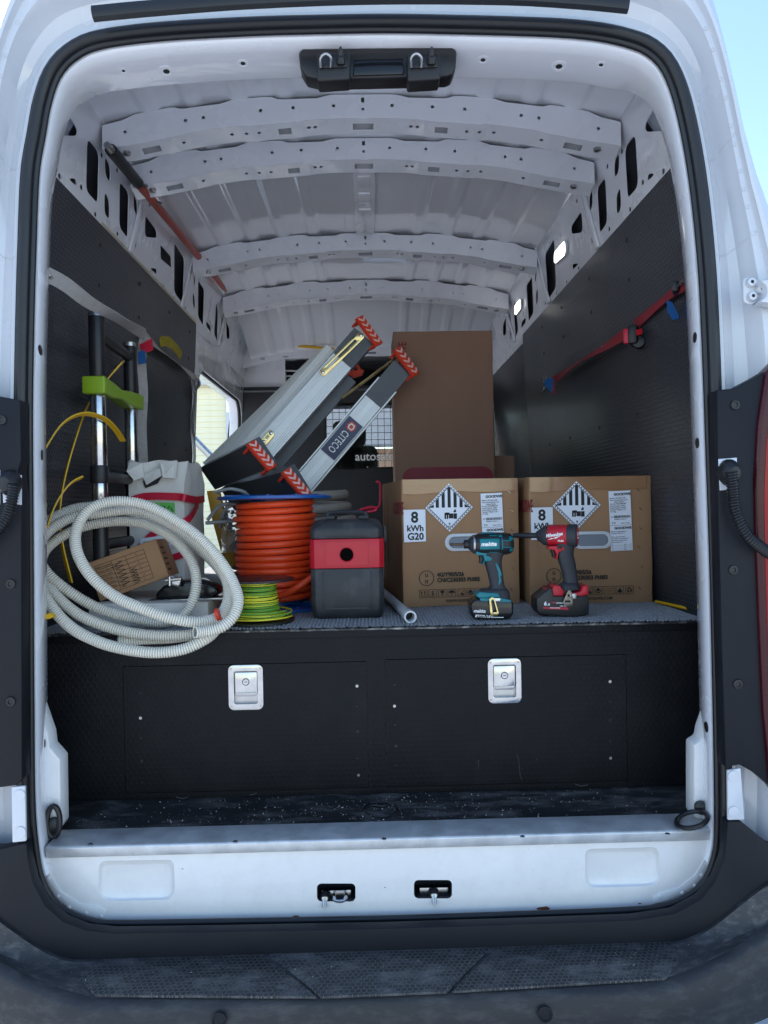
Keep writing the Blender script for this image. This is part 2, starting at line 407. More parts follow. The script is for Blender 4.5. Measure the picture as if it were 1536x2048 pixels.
far = thing('far_building', 'pale rendered building beyond the hedge at far right', 'building', (24, 38, 0))
MB().box((26, 40, 2.6), (14, 8, 4.2)).build('wall', mat('pale_render', lin((226, 206, 190)), .8), far)
MB().box((26, 40, 4.8), (14.6, 8.6, .25)).build('roof', mat('pale_roof', lin((190, 186, 182)), .7), far)
for k in range(4):
    w = MB().box((21+k*3.2, 35.98, 2.8), (1.3, .06, 1.2)).build('window', blackg, far)
    MB().box((21+k*3.2, 35.95, 2.15), (1.5, .12, .08)).build('sill', paint, w)
nh = thing('sky_blocking_house', 'low brick house added ahead of the van to block the bright sky', 'house', (3, 24, 0))  # added to dim the view through the windscreen and bulkhead window
MB().box((3, 27, 1.7), (16, 6, 3.4)).build('wall', mat('pink_brick', lin((186, 150, 130)), .8, var=.15, vs=20), nh)
MB().prism([(-5.6, 23.4, 3.4), (11.6, 23.4, 3.4), (9, 27, 5.6), (-3, 27, 5.6)], (0, 0, .1)).build('roof', mat('grey_roof', (0, 0, 0)), nh)
for k in range(4):
    w = MB().box((-2.6+k*3.6, 23.97, 1.9), (1.5, .08, 1.3)).build('window', blackg, nh); MB().box((-2.6+k*3.6, 23.92, 1.2), (1.7, .16, .1)).build('sill', paint, w)
hd = MB(); rs = random.Random(3)
for k in range(5200):
    c = V((rs.uniform(15, 30), rs.uniform(30.2, 31.4), rs.uniform(.05, 1.9)))
    a = V((rs.uniform(-1, 1), rs.uniform(-1, 1), rs.uniform(-1, 1))).normalized()*.09; b = a.cross(V((rs.uniform(-1, 1), rs.uniform(-1, 1), .3))).normalized()*.05
    hd.add([c-a, c+b, c+a, c-b], [(0, 1, 2, 3)])
ho = hd.build('hedge', leaf_m, None, smooth=None, recalc=False)
tag(ho, 'clipped green hedge in front of the pale far building', 'hedge')
# pipe handrail beside the house
hr = thing('handrail', 'grey metal pipe handrail outside the open side door', 'handrail', (-1.75, 7, 0))
a, b = P(372, 862, 7), P(452, 944, 7)
MB().tube([a, b], .035, 10).build('rail', steel_b, hr)
MB().tube([a, V((a.x, a.y, 0))], .03, 10).build('post', steel_b, hr)
MB().tube([b, V((b.x, b.y, 0))], .03, 10).build('post', steel_b, hr)

# ------------------------------------------------------------------ the van
D0 = 1.64
van = thing('cargo_van', 'white high roof cargo van with its rear doors open, loaded with tools', 'van', (0, 1.7, 0))
SPX = [(768, 54), (900, 56), (1018, 59), (1120, 63), (1193, 70), (1250, 82), (1293, 98), (1327, 128), (1350, 175), (1368, 240), (1385, 330), (1398, 430),
       (1408, 540), (1414, 650), (1419, 780), (1423, 900), (1430, 1100), (1435, 1300), (1439, 1500), (1440, 1660), (1434, 1715), (1418, 1757), (1391, 1788),
       (1343, 1813), (1268, 1825), (1018, 1835), (768, 1843), (450, 1849), (225, 1852), (175, 1846), (135, 1830), (102, 1803), (78, 1760), (66, 1700),
       (58, 1600), (56, 1400), (55, 1200), (54, 1000), (53, 850), (54, 740), (57, 600), (60, 500), (66, 352), (79, 270), (91, 205), (112, 148), (148, 110),
       (203, 86), (325, 70), (500, 60), (640, 56)]
S = resample(crom([P(x, y, D0) for x, y in SPX], 8, True), .02, True)
NS = len(S)
def snorm(i):
    t = (S[(i+1) % NS]-S[i-1]).normalized(); n = V((t.z, 0, -t.x))
    c = V((0, D0, 1.5)); return n if n.dot(S[i]-c) > 0 else -n
SN = [snorm(i) for i in range(NS)]
def soff(i, off, y): q = S[i]+SN[i]*off; return V((q.x, y, q.z))
HALF = [(0, 2.80), (.35, 2.795), (.58, 2.78), (.70, 2.76), (.78, 2.735), (.83, 2.71), (.857, 2.69), (.875, 2.605), (.900, 2.507), (.924, 2.408), (.945, 2.309), (.963, 2.21),
        (.981, 2.124), (1.0, 2.0), (1.018, 1.8), (1.028, 1.5), (1.03, 1.1), (1.02, .7), (1.0, .5), (.9, .42), (0, .42)]
def hwz(z):
    for (x0, z0), (x1, z1) in zip(HALF[5:], HALF[6:]):
        if z1 <= z <= z0: return lerp(x0, x1, (z0-z)/max(1e-6, z0-z1))
    return HALF[5][0]
def rsc(z): return lerp(1, .918, sst(1.85, 2.35, z))      # the body narrows towards its upper rear corners
OUT = [V((x*rsc(z), 0, z)) for x, z in HALF]+[V((-x*rsc(z), 0, z)) for x, z in reversed(HALF[1:-1])]
def outhit(p):
    c = V((0, 0, 1.6)); d = V((p.x, 0, p.z))-c; best = None
    for k in range(len(OUT)):
        a, b = OUT[k], OUT[(k+1) % len(OUT)]; e = b-a
        den = d.x*e.z-d.z*e.x
        if abs(den) < 1e-9: continue
        t = ((a.x-c.x)*e.z-(a.z-c.z)*e.x)/den; u = ((a.x-c.x)*d.z-(a.z-c.z)*d.x)/den
        if t > 0 and -1e-6 <= u <= 1+1e-6 and (best is None or t > best): best = t
    return c+d*(best or 1)
B = [outhit(q) for q in S]
def mix(i, t, y):
    s0 = S[i]+SN[i]*.06; q = V((lerp(s0.x, B[i].x, t), y, lerp(s0.z, B[i].z, t))); return q
R = [[soff(i, -.002, D0+.002) for i in range(NS)], [soff(i, .036, D0-.002) for i in range(NS)], [soff(i, .044, D0+.010) for i in range(NS)], [mix(i, .06, D0+.020) for i in range(NS)],
     [mix(i, .22, D0+.008) for i in range(NS)], [mix(i, .31, D0-.030) for i in range(NS)], [mix(i, .34, D0-.038) for i in range(NS)], [mix(i, .48, D0-.041) for i in range(NS)], [mix(i, .51, D0-.057) for i in range(NS)],
     [mix(i, .58, D0-.06) for i in range(NS)], [mix(i, .82, D0-.045) for i in range(NS)], [mix(i, .93, D0-.005) for i in range(NS)],
     [mix(i, .985, D0+.05) for i in range(NS)], [mix(i, 1.0, D0+.13) for i in range(NS)]]
MB().rings(R).build('rear_frame', paint, van, smooth=32)
# rubber seal
mb = MB(); mb.tube([soff(i, .006, D0-.012) for i in range(NS)], .0135, 10, True); mb.tube([soff(i, -.010, D0-.006) for i in range(NS)], .0075, 8, True)
mb.tube([soff(i, .021, D0-.004) for i in range(NS)], .006, 8, True)
mb.build('door_seal', rubber, van, recalc=False, smooth=60)
# inner jamb, above the sill
idx = [i for i in range(NS) if S[i].z > .60]
k0 = next(k for k in range(NS) if S[k].z <= .60 and S[(k+1) % NS].z > .60)
idx = [(k0+1+j) % NS for j in range(len(idx))]
def jo(i, a, b): return lerp(a, b, max(0, SN[i].z)**2)
def dimple(i): return .004*math.exp(-((S[i].z-1.81)/.012)**2)+.004*math.exp(-((S[i].z-2.0)/.01)**2)
R = [[soff(i, .004, D0+.004) for i in idx], [soff(i, -.017-dimple(i), D0+.003) for i in idx], [soff(i, jo(i, -.019, -.024)-dimple(i), D0+.010) for i in idx],
     [soff(i, jo(i, -.016, -.027)-dimple(i), D0+.04) for i in idx], [soff(i, jo(i, .012, -.036), D0+.125) for i in idx], [soff(i, jo(i, .016, -.034), D0+.132) for i in idx],
     [soff(i, jo(i, .12, .08), D0+.145) for i in idx]]
jamb = MB().rings(R, False).build('door_jamb', paint_lift, van, smooth=40)
# weld dimples and plugs on the jamb
for (x, y, r) in ((247, 142, .006), (333, 143, .011), (486, 127, .008), (966, 120, .008), (1118, 133, .011), (1202, 130, .007)):
    p, nrm = surf(jamb, x, y); q = MB(); p = p-nrm*.0015
    q.lathe([(r*1.9, 0), (r*1.7, .002), (r*1.1, .002), (r*.9, -.001)], p, nrm, 16, cap=False)
    o = q.build('plug', paint_lift, van); MB().lathe([(r*.75, .0015), (.0001, .0022)], p, nrm, 12).build('plug_hole', dark, o)
def grommet(x, y, d, sx, rx=.0095, rz=.013):
    p, n = surf(jamb, x, y)
    if p is None: return
    p = p-n*.0005
    MB().lathe([(rz, 0), (rz*.92, .002), (rz*.5, .0028), (.0001, .003)], p, n, 14, sy=1.0, ref=(0, 0, 1), cap=False).build('grommet', black, van)
for x, y in ((80, 700), (84, 910), (90, 1485)): grommet(x, y, D0+.07, 1)
for x, y in ((1390, 675), (1395, 886), (1413, 1454)): grommet(x, y, D0+.07, -1)
# wall of the van: x as a function of height
def wx(z): return .90+(1.71-z)*.052
LT = 2.40                                   # top of the ply lining
def wall_sheet(name, sx, y0, y1, z0, z1, off, th, m, holes=(), bevel=0):
    mb = MB()
    f = lambda y, z: V((sx*(wx(z)+off), y, z))
    mb.prism([f(y0, z0), f(y1, z0), f(y1, z1), f(y0, z1)], (sx*th, 0, 0), [[f(*q) for q in h] for h in holes])
    return mb.build(name, m, van, bevel=bevel)
wall_sheet('wall_lining', -1, D0+.22, 3.63, 1.0, LT, 0, .012, lining_m, bevel=.001)
wall_sheet('wall_lining', 1, D0+.22, 3.94, 1.0, LT, 0, .012, lining_m, bevel=.001)
wall_sheet('wall_lining', 1, 3.946, 4.95, 1.0, LT-.05, .002, .012, lining_m, bevel=.001)
sc0 = None
for sx in (-1, 1):
    for y in (1.95, 2.35, 2.75, 3.15, 3.5):
        for z in (1.75, 2.2, 2.33):
            p = V((sx*(wx(z)-.001), y, z))
            if sc0 is None:
                sc0 = MB().lathe([(.008, 0), (.007, .002), (.0001, .003)], p, (-sx, 0, 0), 10, cap=False).build('screw', black, van); p0 = p
            else: dup(sc0, Matrix.Translation(p) @ Matrix.Rotation(PI if sx > 0 else 0, 4, 'Z') @ Matrix.Translation(-p0))
# gold edge trim on the left lining's upper edge
MB().tube([V((-wx(2.405)+.002, y, 2.405)) for y in (2.35, 3.6)], .004, 6).build('lining_edge', mat('ply_edge_light', (.6, .52, .36), .4), van)
# upper side rails with cut-outs
def rx(z): return .864-.246*(z-2.40)
def PR(px, py):
    v = ray(px, py); # plane x = .864-.246(z-2.40)
    t = (.864+.246*2.40-.246*CAMP.z)/(v.x+.246*v.z); q = CAMP+v*t; return (q.y, q.z)
ZC = lambda L: [PR(768+a/2, b/2) for a, b in L]
CUT = [[(1098, 402), (1040, 500), (1045, 528), (1150, 522), (1150, 430)], [(1005, 535), (960, 592), (972, 797), (1017, 745)], [(940, 605), (918, 645), (920, 715), (940, 688)],
       [(945, 745), (927, 778), (928, 862), (949, 838)], [(885, 708), (850, 752), (861, 936), (893, 890)], [(832, 752), (818, 790), (820, 853), (834, 822)],
       [(840, 880), (823, 912), (828, 982), (843, 953)], [(790, 842), (747, 905), (747, 936), (795, 930)], [(752, 1056), (752, 1082), (780, 1054)],
       [(680, 953), (642, 1020), (655, 1202), (688, 1150)], [(609, 1075), (602, 1100), (603, 1137), (610, 1110)], [(615, 1150), (606, 1172), (607, 1224), (616, 1205)],
       [(592, 1105), (568, 1143), (578, 1287), (598, 1250)], [(566, 1268), (548, 1290), (548, 1314), (567, 1290)], [(524, 1195), (517, 1225), (525, 1352), (537, 1320)],
       [(503, 1232), (499, 1262), (502, 1330), (508, 1370), (509, 1300)], [(488, 1265), (475, 1300), (475, 1342), (488, 1340)],
       [(1052, 694), (1052, 728), (1086, 694)]]
LAMP = [[(735, 962), (694, 1010), (694, 1056), (736, 1018)], [(554, 1195), (532, 1225), (534, 1262), (556, 1233)]]
def shrink(poly, r):
    """round the corners of a small polygon"""
    out = []; n = len(poly); c2 = [V((a, b, 0)) for a, b in poly]
    for i in range(n):
        p, q, s = c2[i-1], c2[i], c2[(i+1) % n]
        a = q+(p-q).normalized()*min(r, (p-q).length*.45); b = q+(s-q).normalized()*min(r, (s-q).length*.45)
        for t in (0, .33, .67, 1): w = a*(1-t)**2+q*2*t*(1-t)+b*t*t; out.append((w.x, w.y))
    return out
TINY = [(1122, 707), (988, 856), (900, 916), (855, 971), (782, 1090), (733, 1142), (693, 1187), (645, 1213), (1034, 730), (892, 665), (950, 605), (770, 805)]
for sx in (-1, 1):
    holes = [shrink(ZC(h), .025) for h in CUT]
    if sx < 0: holes.append(shrink(ZC(LAMP[0]), .01))
    for a, b in TINY:
        yy, zz = PR(768+a/2, b/2); holes.append(circ(yy, max(2.41, zz), .011, 8, .008))
    holes = [[(max(D0+.26, y), min(2.655, max(2.385, z))) for y, z in h] for h in holes]
    f = lambda q: V((sx*rx(q[1]), q[0], q[1]))
    mb = MB(); mb.prism([f(q) for q in ((D0+.24, 2.36), (5.02, 2.36), (5.02, 2.67), (D0+.24, 2.67))], (sx*.003, 0, 0), [[f(q) for q in h] for h in holes])
    mb.build('side_rail', paint_lift, van, smooth=20)
    MB().prism([V((sx*(rx(z)+.03), y, z)) for y, z in ((D0+.24, 2.3), (5.0, 2.3), (5.0, 2.66), (D0+.24, 2.66))], (sx*.004, 0, 0)).build('cavity_shade', dark, van)  # dark sheet added so the cut-outs show a shaded cavity
    # pressed stiffener across the rail
    for yy in (2.62, 3.33, 4.12):
        MB().prism([V((sx*(rx(z)-.001), y, z)) for y, z in ((yy-.02, 2.40), (yy+.02, 2.40), (yy+.014, 2.655), (yy-.014, 2.655))], (-sx*.010, 0, 0)).build('rail_stiffener', paint_lift, van, bevel=.004)
for h in LAMP:
    q = ZC(h); c = (sum(a for a, b in q)/4, sum(b for a, b in q)/4)
    poly = shrink(q, .02); big = [(c[0]+(a-c[0])*1.12, c[1]+(b-c[1])*1.1) for a, b in poly]
    f = lambda q, o: V((rx(q[1])+o, q[0], q[1]))
    lp = MB().prism([f(k, -.002) for k in big], (-.010, 0, 0)).build('interior_lamp', pvc, van, bevel=.003)
    MB().prism([f(k, -.0115) for k in poly], (-.004, 0, 0)).build('lamp_lens', lamp_m, lp, bevel=.002)
# roof skin
def roofz(x): return 2.734-.080*(min(1, abs(x)/.80))**2.6
def rooff(u, v):
    x = lerp(-.80, .80, u); y = lerp(D0+.14, 5.05, v); z = roofz(x)
    for c in (.24, .38, .52, .65):
        z -= .007*(sst(c-.026, c-.018, abs(x))-sst(c+.018, c+.026, abs(x)))
    s = sst(4.15, 5.05, y); z -= .20*s*s
    return V((x, y, z))
MB().grid(rooff, 160, 60).build('roof_panel', paint_roof, van, smooth=50)
# roof bows
def bow(y, dz=0, zdrop=0):
    zb = lambda x: 2.655+dz-.090*(abs(x)/.79)**2
    N = 80; xs = [lerp(-.80, .80, k/N) for k in range(N+1)]
    top = lambda x: roofz(x)-.009+.005*math.tanh(5*math.sin(abs(x)*21+.6))
    lowb = lambda x: zb(x)+.0025*math.tanh(4*math.sin(abs(x)*17))
    poly = [V((x, y, lowb(x))) for x in xs]+[V((x, y, top(x))) for x in reversed(xs)]
    hs = []
    for x in (-.73, -.545, -.49, -.315, -.215, -.09, .09, .215, .315, .49, .545, .73):
        hs.append([V((a, y, b)) for a, b in circ(x, zb(x)+.042, .0055, 8)])
    hs.append([V((a, y, b)) for a, b in rrect(-.005, zb(0)+.05, .005, zb(0)+.066, .002, 2)])
    hs.append([V((a, y, b)) for a, b in circ(0, zb(0)+.03, .005, 8)])
    mb = MB(); mb.prism(poly, (0, .002, 0), hs)
    # underside flange
    dep = .068; off = -.004
    f = lambda x, v: V((x, y+.002+v*dep, lowb(x)-.012*v+.001))
    uh = []
    for x, w in ((0, .032), (-.245, .02), (.245, .02), (-.66, .028), (.66, .028)): uh.append(rrect(x-w, .35, x+w, .75, .006, 2))
    for x in (-.56, -.41, -.365, -.325, -.17, -.15, .15, .17, .325, .365, .41, .56): uh.append(circ(x, .5, .006, 8, .09))
    bk = [-.80, -.76, -.70, -.62, -.585, -.535, -.48, -.435, -.385, -.345, -.30, -.22, -.19, -.13, -.085, -.04]; bk += [-b for b in reversed(bk)]
    for ba, bb in zip(bk, bk[1:]):
        mb.sheet([(ba, 0), (bb, 0), (bb, 1), (ba, 1)], [h for h in uh if min(q[0] for q in h) > ba and max(q[0] for q in h) < bb], f, (0, 0, .0015))
    mb.grid(lambda u, v: V((lerp(-.8, .8, u), y+.072, lerp(lowb(lerp(-.8, .8, u))-.011, top(lerp(-.8, .8, u))+.02, v))), 40, 1)
    o = mb.build('roof_bow', paint_lift, van, smooth=25)
    MB().grid(lambda u, v: V((lerp(-.79, .79, u), lerp(y+.01, y+.065, v), lowb(lerp(-.79, .79, u))+.02)), 30, 1).build('bow_shade', dark, o)  # dark strip painting the shade seen through the bow's holes
    # end bracket with bolt
    for sx in (-1, 1):
        MB().lathe([(.012, 0), (.011, .008), (.004, .010)], V((sx*.735, y+.03, zb(.735)-.004)), (0, 0, -1), 8).build('bolt', steel_b, o)
for yy, dz in ((2.20, 0), (2.46, 0), (3.31, -.005), (3.99, -.01)): bow(yy, dz)
# centre brace between bows
mb = MB(); mb.box((0, 2.9, 2.722), (.085, .76, .016))
for k in range(3): mb.box((0, 2.75+k*.15, 2.714), (.05, .10, .01))
mb.build('roof_brace', paint_lift, van, bevel=.005)
# rear header pressing steps either side of the latch housing
for sx in (-1, 1):
    MB().prism([P(740+sx*180+(0 if sx > 0 else 0), 106, D0+.09), P(740+sx*205, 96, D0+.085), P(740+sx*540, 128, D0+.085), P(740+sx*545, 146, D0+.12), P(740+sx*190, 150, D0+.12)], (0, .006, .004)).build('header_pressing', paint_lift, van, bevel=.002)
# latch housing under the header
lh = MB()
d = D0+.03
prof = [(597, 104), (604, 96), (905, 93), (914, 100), (912, 130), (905, 148), (893, 152), (640, 158), (612, 152), (600, 132)]
lh.prism([P(x, y, d) for x, y in prof], (0, .05, 0)); lho = lh.build('latch_housing', black, van, bevel=.006, seg=3)
for x0 in (634, 815):
    o = MB().prism([P(x, y, d-.028) for x, y in ((x0, 106), (x0+66, 104), (x0+66, 158), (x0, 162))], (0, .05, 0)).build('latch_boss', black, lho, bevel=.006, seg=3)
    MB().prism([P(x, y, d-.032) for x, y in ((x0+5, 108), (x0+60, 106), (x0+60, 134), (x0+5, 136))], (0, .004, 0)).build('striker_plate', black, lho, bevel=.003)
    a = [P(x0+x, y, dd) for x, y, dd in ((8, 134, d-.034), (8, 116, d-.05), (18, 108, d-.055), (28, 116, d-.05), (28, 134, d-.034))]
    MB().tube(crom(a, 5), .0036, 8).build('striker_loop', steel_b, lho)
    MB().lathe([(.010, 0), (.010, .012), (.006, .016), (.004, .03), (.001, .034)], P(x0+48, 128, d-.034), (0, -.5, .9), 12).build('guide_pin', black, lho)
MB().prism([P(x, y, d-.004) for x, y in ((708, 118), (806, 115), (808, 148), (706, 151))], (0, .005, 0)).build('housing_recess', blackg, lho, bevel=.002)
# black strip at the top of the frame
pts = crom([P(x, y, D0-.075) for x, y in ((186, 28), (300, 17), (500, 2), (740, -7), (1000, -6), (1150, 2), (1256, 12))], 8)
MB().tube(pts, .0175, 8, ell=.7).build('top_weatherstrip', rubber, van)
# outer skin
def skin(sx, ya, yb, za, zb2, name='body_side'):
    n = 16
    MB().grid(lambda u, v: V((sx*hwz(lerp(za, zb2, u))*lerp(rsc(lerp(za, zb2, u)), 1, sst(1.6, 2.5, lerp(ya, yb, v))), lerp(ya, yb, v), lerp(za, zb2, u))), n, 12).build(name, paint, van, smooth=60)
skin(1, D0+.125, 5.3, .45, 2.70); skin(-1, D0+.125, 3.62, .45, 2.70); skin(-1, 3.62, 5.3, 2.26, 2.70, 'body_side'); skin(-1, 5.06, 5.3, .45, 2.26, 'door_pillar')
MB().grid(lambda u, v: V((lerp(-.83, .83, u)*lerp(.92, 1, sst(0, .25, v)), lerp(D0+.12, 5.4, v), 2.70+.10*(1-abs(2*u-1)**2.5))), 24, 16).build('outer_roof', paint, van, smooth=60)
# left sliding door opening: inner frame with rounded corners
hole = rrect(3.70, .74, 4.99, 2.20, .16, 8)
f = lambda q: V((-(wx(q[1])+.0), q[0], q[1]))
MB().prism([f(q) for q in ((3.64, .69), (5.06, .69), (5.06, 2.37), (3.64, 2.37))], (-.09, 0, 0), [[f(q) for q in hole]]).build('side_door_frame', paint_lift, van, bevel=.01)
MB().tube([f(q)+V((-.02, 0, 0)) for q in hole], .012, 8, True).build('side_door_seal', rubber, van, recalc=False)
# floor, sill plate
MB().prism([(-.93, 1.725, .660), (.93, 1.725, .660), (.93, 5.0, .660), (-.93, 5.0, .660)], (0, 0, .022)).build('floor', floor_m, van)
sz = .686
mb = MB(); prof = [(1.649, sz-.026), (1.646, sz-.003), (1.649, sz), (1.655, sz+.001), (1.733, sz+.002), (1.735, sz-.004), (1.66, sz-.006), (1.654, sz-.026)]
xl, xr = P(92, 1705, 1.65).x, P(1424, 1675, 1.65).x
mb.rings([[V((x, y, z)) for y, z in prof] for x in (xl, xr)], True, 0, True, True)
sp = mb.build('sill_plate', alu, van, bevel=.0012)
for px in (180, 470, 768, 1045, 1335):
    MB().lathe([(.006, 0), (.005, .0012), (.0001, .0014)], PZ(px, 1678-(px-768)*.018, sz+.002), (0, 0, 1), 10, cap=False).build('rivet', steel_b, sp)
# white panel below the sill
DP = 1.657
rp = [(82, 1714), (1428, 1680), (1431, 1718), (1416, 1748), (1389, 1776), (1342, 1802), (1268, 1815), (1018, 1826), (768, 1832), (450, 1838), (225, 1841), (178, 1836), (138, 1820), (108, 1795), (89, 1757)]
pk = [rrect(634, 1767, 711, 1803, 9), rrect(828, 1760, 904, 1797, 9)]
tr = [[(198, 1722), (348, 1719), (350, 1785), (338, 1800), (212, 1803), (197, 1790)], [(1170, 1698), (1317, 1694), (1322, 1757), (1310, 1772), (1184, 1776), (1170, 1764)]]
trs = [shrink(q, 14) for q in tr]
pn = MB().prism([P(x, y, DP) for x, y in rp], (0, .003, 0), [[P(x, y, DP) for x, y in h] for h in pk+trs]).build('rear_sill_panel', paint_dirty, van, smooth=20)
for q in trs:
    cx = sum(a for a, b in q)/len(q); cy = sum(b for a, b in q)/len(q)
    R = [[P(x, y, DP) for x, y in q], [P(cx+(x-cx)*.985, cy+(y-cy)*.97, DP+.004) for x, y in q], [P(cx+(x-cx)*.93, cy+(y-cy)*.86, DP+.012) for x, y in q], [P(cx+(x-cx)*.9, cy+(y-cy)*.8, DP+.013) for x, y in q]]
    MB().rings(R, True, 0, False, True).build('pressed_recess', paint_dirty, pn, smooth=70)
for k, q in enumerate(pk):
    pkt = MB().rings([[P(x, y, DP) for x, y in q], [P(x, y, DP)+V((0, .055, 0)) for x, y in q]], True, 0, False, True).build('striker_pocket', dark, van, smooth=30)
    x0, y0 = (640, 1786) if k == 0 else (839, 1778)
    pl = [(x0+2, y0-4), (x0+62, y0-6), (x0+62, y0+14), (x0+2, y0+17)] if k == 0 else [(x0, y0-2), (x0+58, y0-3), (x0+58, y0+16), (x0, y0+18)]
    MB().prism([P(x, y, DP+.02) for x, y in pl], (0, .004, 0)).build('striker_plate', steel_b, pkt, bevel=.002)
    if k == 0:
        MB().tube(crom([P(x, y, dd) for x, y, dd in ((668, 1787, DP+.02), (668, 1792, DP-.01), (671, 1801, DP-.022), (688, 1801, DP-.022), (692, 1791, DP-.01), (692, 1786, DP+.02))], 5), .0042, 8).build('striker_loop', steel, pkt)
    bx = 650 if k == 0 else 867
    MB().lathe([(.011, 0), (.011, .012), (.006, .018), (.0045, .03), (.001, .036)], P(bx, (1789 if k == 0 else 1783), DP+.018), (0, -.85, -.5), 12).build('guide_pin', steel_b, pkt)
    MB().lathe([(.0125, 0), (.0125, .011)], P(bx, (1788 if k == 0 else 1782), DP+.017), (0, -.85, -.5), 12).build('pin_bush', black, pkt)
for poly, dm in (([(86, 1727), (98, 1727), (103, 1752), (122, 1783), (158, 1806), (200, 1813), (212, 1820), (210, 1840), (178, 1834), (140, 1818), (110, 1793), (91, 1756)], [(97, 1756), (116, 1792), (138, 1815), (172, 1826), (202, 1833)]),
                 ([(1426, 1692), (1414, 1692), (1410, 1717), (1390, 1750), (1356, 1776), (1318, 1786), (1306, 1794), (1308, 1808), (1340, 1800), (1387, 1774), (1414, 1747), (1428, 1718)], [(1416, 1728), (1404, 1750), (1390, 1772), (1365, 1786), (1320, 1794)])):
    gs = MB().prism([P(x, y, DP-.003) for x, y in poly], (0, .0025, 0)).build('corner_gusset', paint_dirty, van, bevel=.001)
    for x, y in dm: MB().lathe([(.005, 0), (.004, .0012), (.0001, .002)], P(x, y, DP-.003), (0, -1, 0), 10, cap=False).build('weld_dimple', paint_dirty, gs)
# chipped, rusty spots along the panel's lower lip
rust = mat('rust', lin((112, 66, 36)), .9, var=.4, vs=60); rr0 = random.Random(8)
for cx, cy, w_ in ((1087, 1817, 19), (592, 1833, 8), (1280, 1807, 5), (770, 1775, 3), (365, 1738, 3)):
    pts = [(cx+w_*math.cos(a)*rr0.uniform(.6, 1), cy+w_*.26*math.sin(a)*rr0.uniform(.5, 1)) for a in [2*PI*k/11 for k in range(11)]]
    MB().prism([P(x, y, DP-.0006) for x, y in pts], (0, .0005, 0)).build('rust_chip', rust, pn, smooth=None)
# pillar feet
for poly in ([(72, 1400), (96, 1470), (99, 1495), (120, 1519), (122, 1652), (92, 1692), (76, 1690)], [(1432, 1390), (1407, 1462), (1404, 1480), (1388, 1490), (1388, 1632), (1422, 1668), (1436, 1664)]):
    MB().prism([P(x, y, D0+.065) for x, y in poly], (0, .05, 0)).build('pillar_foot', paint_dirty, van, bevel=.006)
# tie-down rings
tr0 = thing('tie_down_ring', 'black tie down ring folded up against the left pillar foot', 'tie-down ring', P(107, 1650, 1.70), 'tie down rings on the pillar feet')
MB().tube([P(107+13*math.cos(a), 1643+31*math.sin(a), 1.69) for a in [2*PI*k/20 for k in range(20)]], .0065, 8, True).build('ring', black, tr0)
MB().lathe([(.018, 0), (.017, .012), (.008, .016)], P(109, 1648, 1.705), (.3, -1, 0), 14).build('mount', black, tr0)
tr1 = thing('tie_down_ring', 'black tie down ring lying on the floor by the right pillar foot', 'tie-down ring', P(1385, 1635, 1.74), 'tie down rings on the pillar feet')
c = PZ(1384, 1636, .71)
MB().tube([c+V((.034*math.cos(a), .034*math.sin(a), .012*math.cos(a)-.004)) for a in [2*PI*k/20 for k in range(20)]], .0055, 8, True).build('ring', black, tr1)
MB().lathe([(.016, 0), (.015, .012), (.008, .016)], P(1402, 1614, 1.70), (-.4, -1, 0), 14).build('mount', black, tr1)
# black trim either side, harness tubes, hinges, tail light
DT = D0-.068
def px_prism(pts, d, dep, name, m, parent, bevel=.002, seg=2): return MB().prism([P(x, y, d) for x, y in pts], (0, dep, 0)).build(name, m, parent, bevel=bevel, seg=seg)
tl = px_prism([(-120, 770), (40, 800), (42, 920), (36, 940), (42, 985), (44, 1560), (30, 1572), (-120, 1590)], DT, .04, 'side_trim', trim, van, .004)
trm = px_prism([(1434, 780), (1470, 776), (1515, 752), (1620, 690), (1620, 1640), (1512, 1548), (1480, 1530), (1452, 1536), (1444, 1300), (1436, 985), (1436, 940)], DT, .04, 'side_trim', trim, van, .004)
for poly, par in (([(-40, 945), (0, 940), (0, 1010), (-40, 1005)], tl), ([(1437, 918), (1474, 915), (1476, 978), (1440, 981)], trm)):
    px_prism(poly, DT-.003, .003, 'access_plate', paint, par, .001)
px_prism([(4, 953), (43, 950), (43, 1010), (6, 1006)], DT-.003, .003, 'access_plate', paint, tl, .001)
for x, y, par in ((4, 840, tl), (22, 1168, tl), (22, 1403, tl), (1470, 810, trm), (1466, 1140, trm), (1475, 1368, trm)):
    MB().lathe([(.011, 0), (.010, .003), (.006, .0034), (.0055, .001), (.0001, .0008)], P(x, y, DT-.001), (0, -1, 0), 14, cap=False).build('trim_clip', black, par)
def corr(path, r0, r1, pitch, n=12):
    q = resample(path, pitch/3); mb = MB(); mb.tube(q, lambda i: r1 if i % 3 == 0 else r0, n); return mb
for pts, gp in (([(1462, 944, DT-.035), (1466, 985, DT-.03), (1470, 1020, DT-.03), (1486, 1058, DT-.032), (1510, 1086, DT-.03), (1560, 1120, DT-.01)], (1455, 945)),
                ([(28, 968, DT-.035), (24, 1000, DT-.03), (14, 1035, DT-.03), (-12, 1068, DT-.032), (-60, 1110, DT-.03)], (24, 966))):
    o = corr(crom([P(*q) for q in pts], 10), .0105, .0135, .0062).build('door_harness', black, van, smooth=70)
    MB().lathe([(.024, 0), (.024, .01), (.020, .022), (.012, .034), (.0001, .036)], P(gp[0], gp[1], DT), (0, -1, -.1), 18, sy=1.25).build('harness_grommet', rubber, o)
px_prism([(-150, 1700), (0, 1698), (52, 1686), (56, 1720), (66, 1766), (90, 1812), (127, 1844), (170, 1861), (225, 1867), (450, 1864), (768, 1858), (1018, 1850), (1268, 1841), (1350, 1828), (1402, 1800), (1432, 1762), (1450, 1716), (1456, 1643), (1482, 1643), (1540, 1690), (1640, 1730), (1640, 1960), (-150, 1980)], DT+.004, .03, 'lower_trim', trim, van, .004)
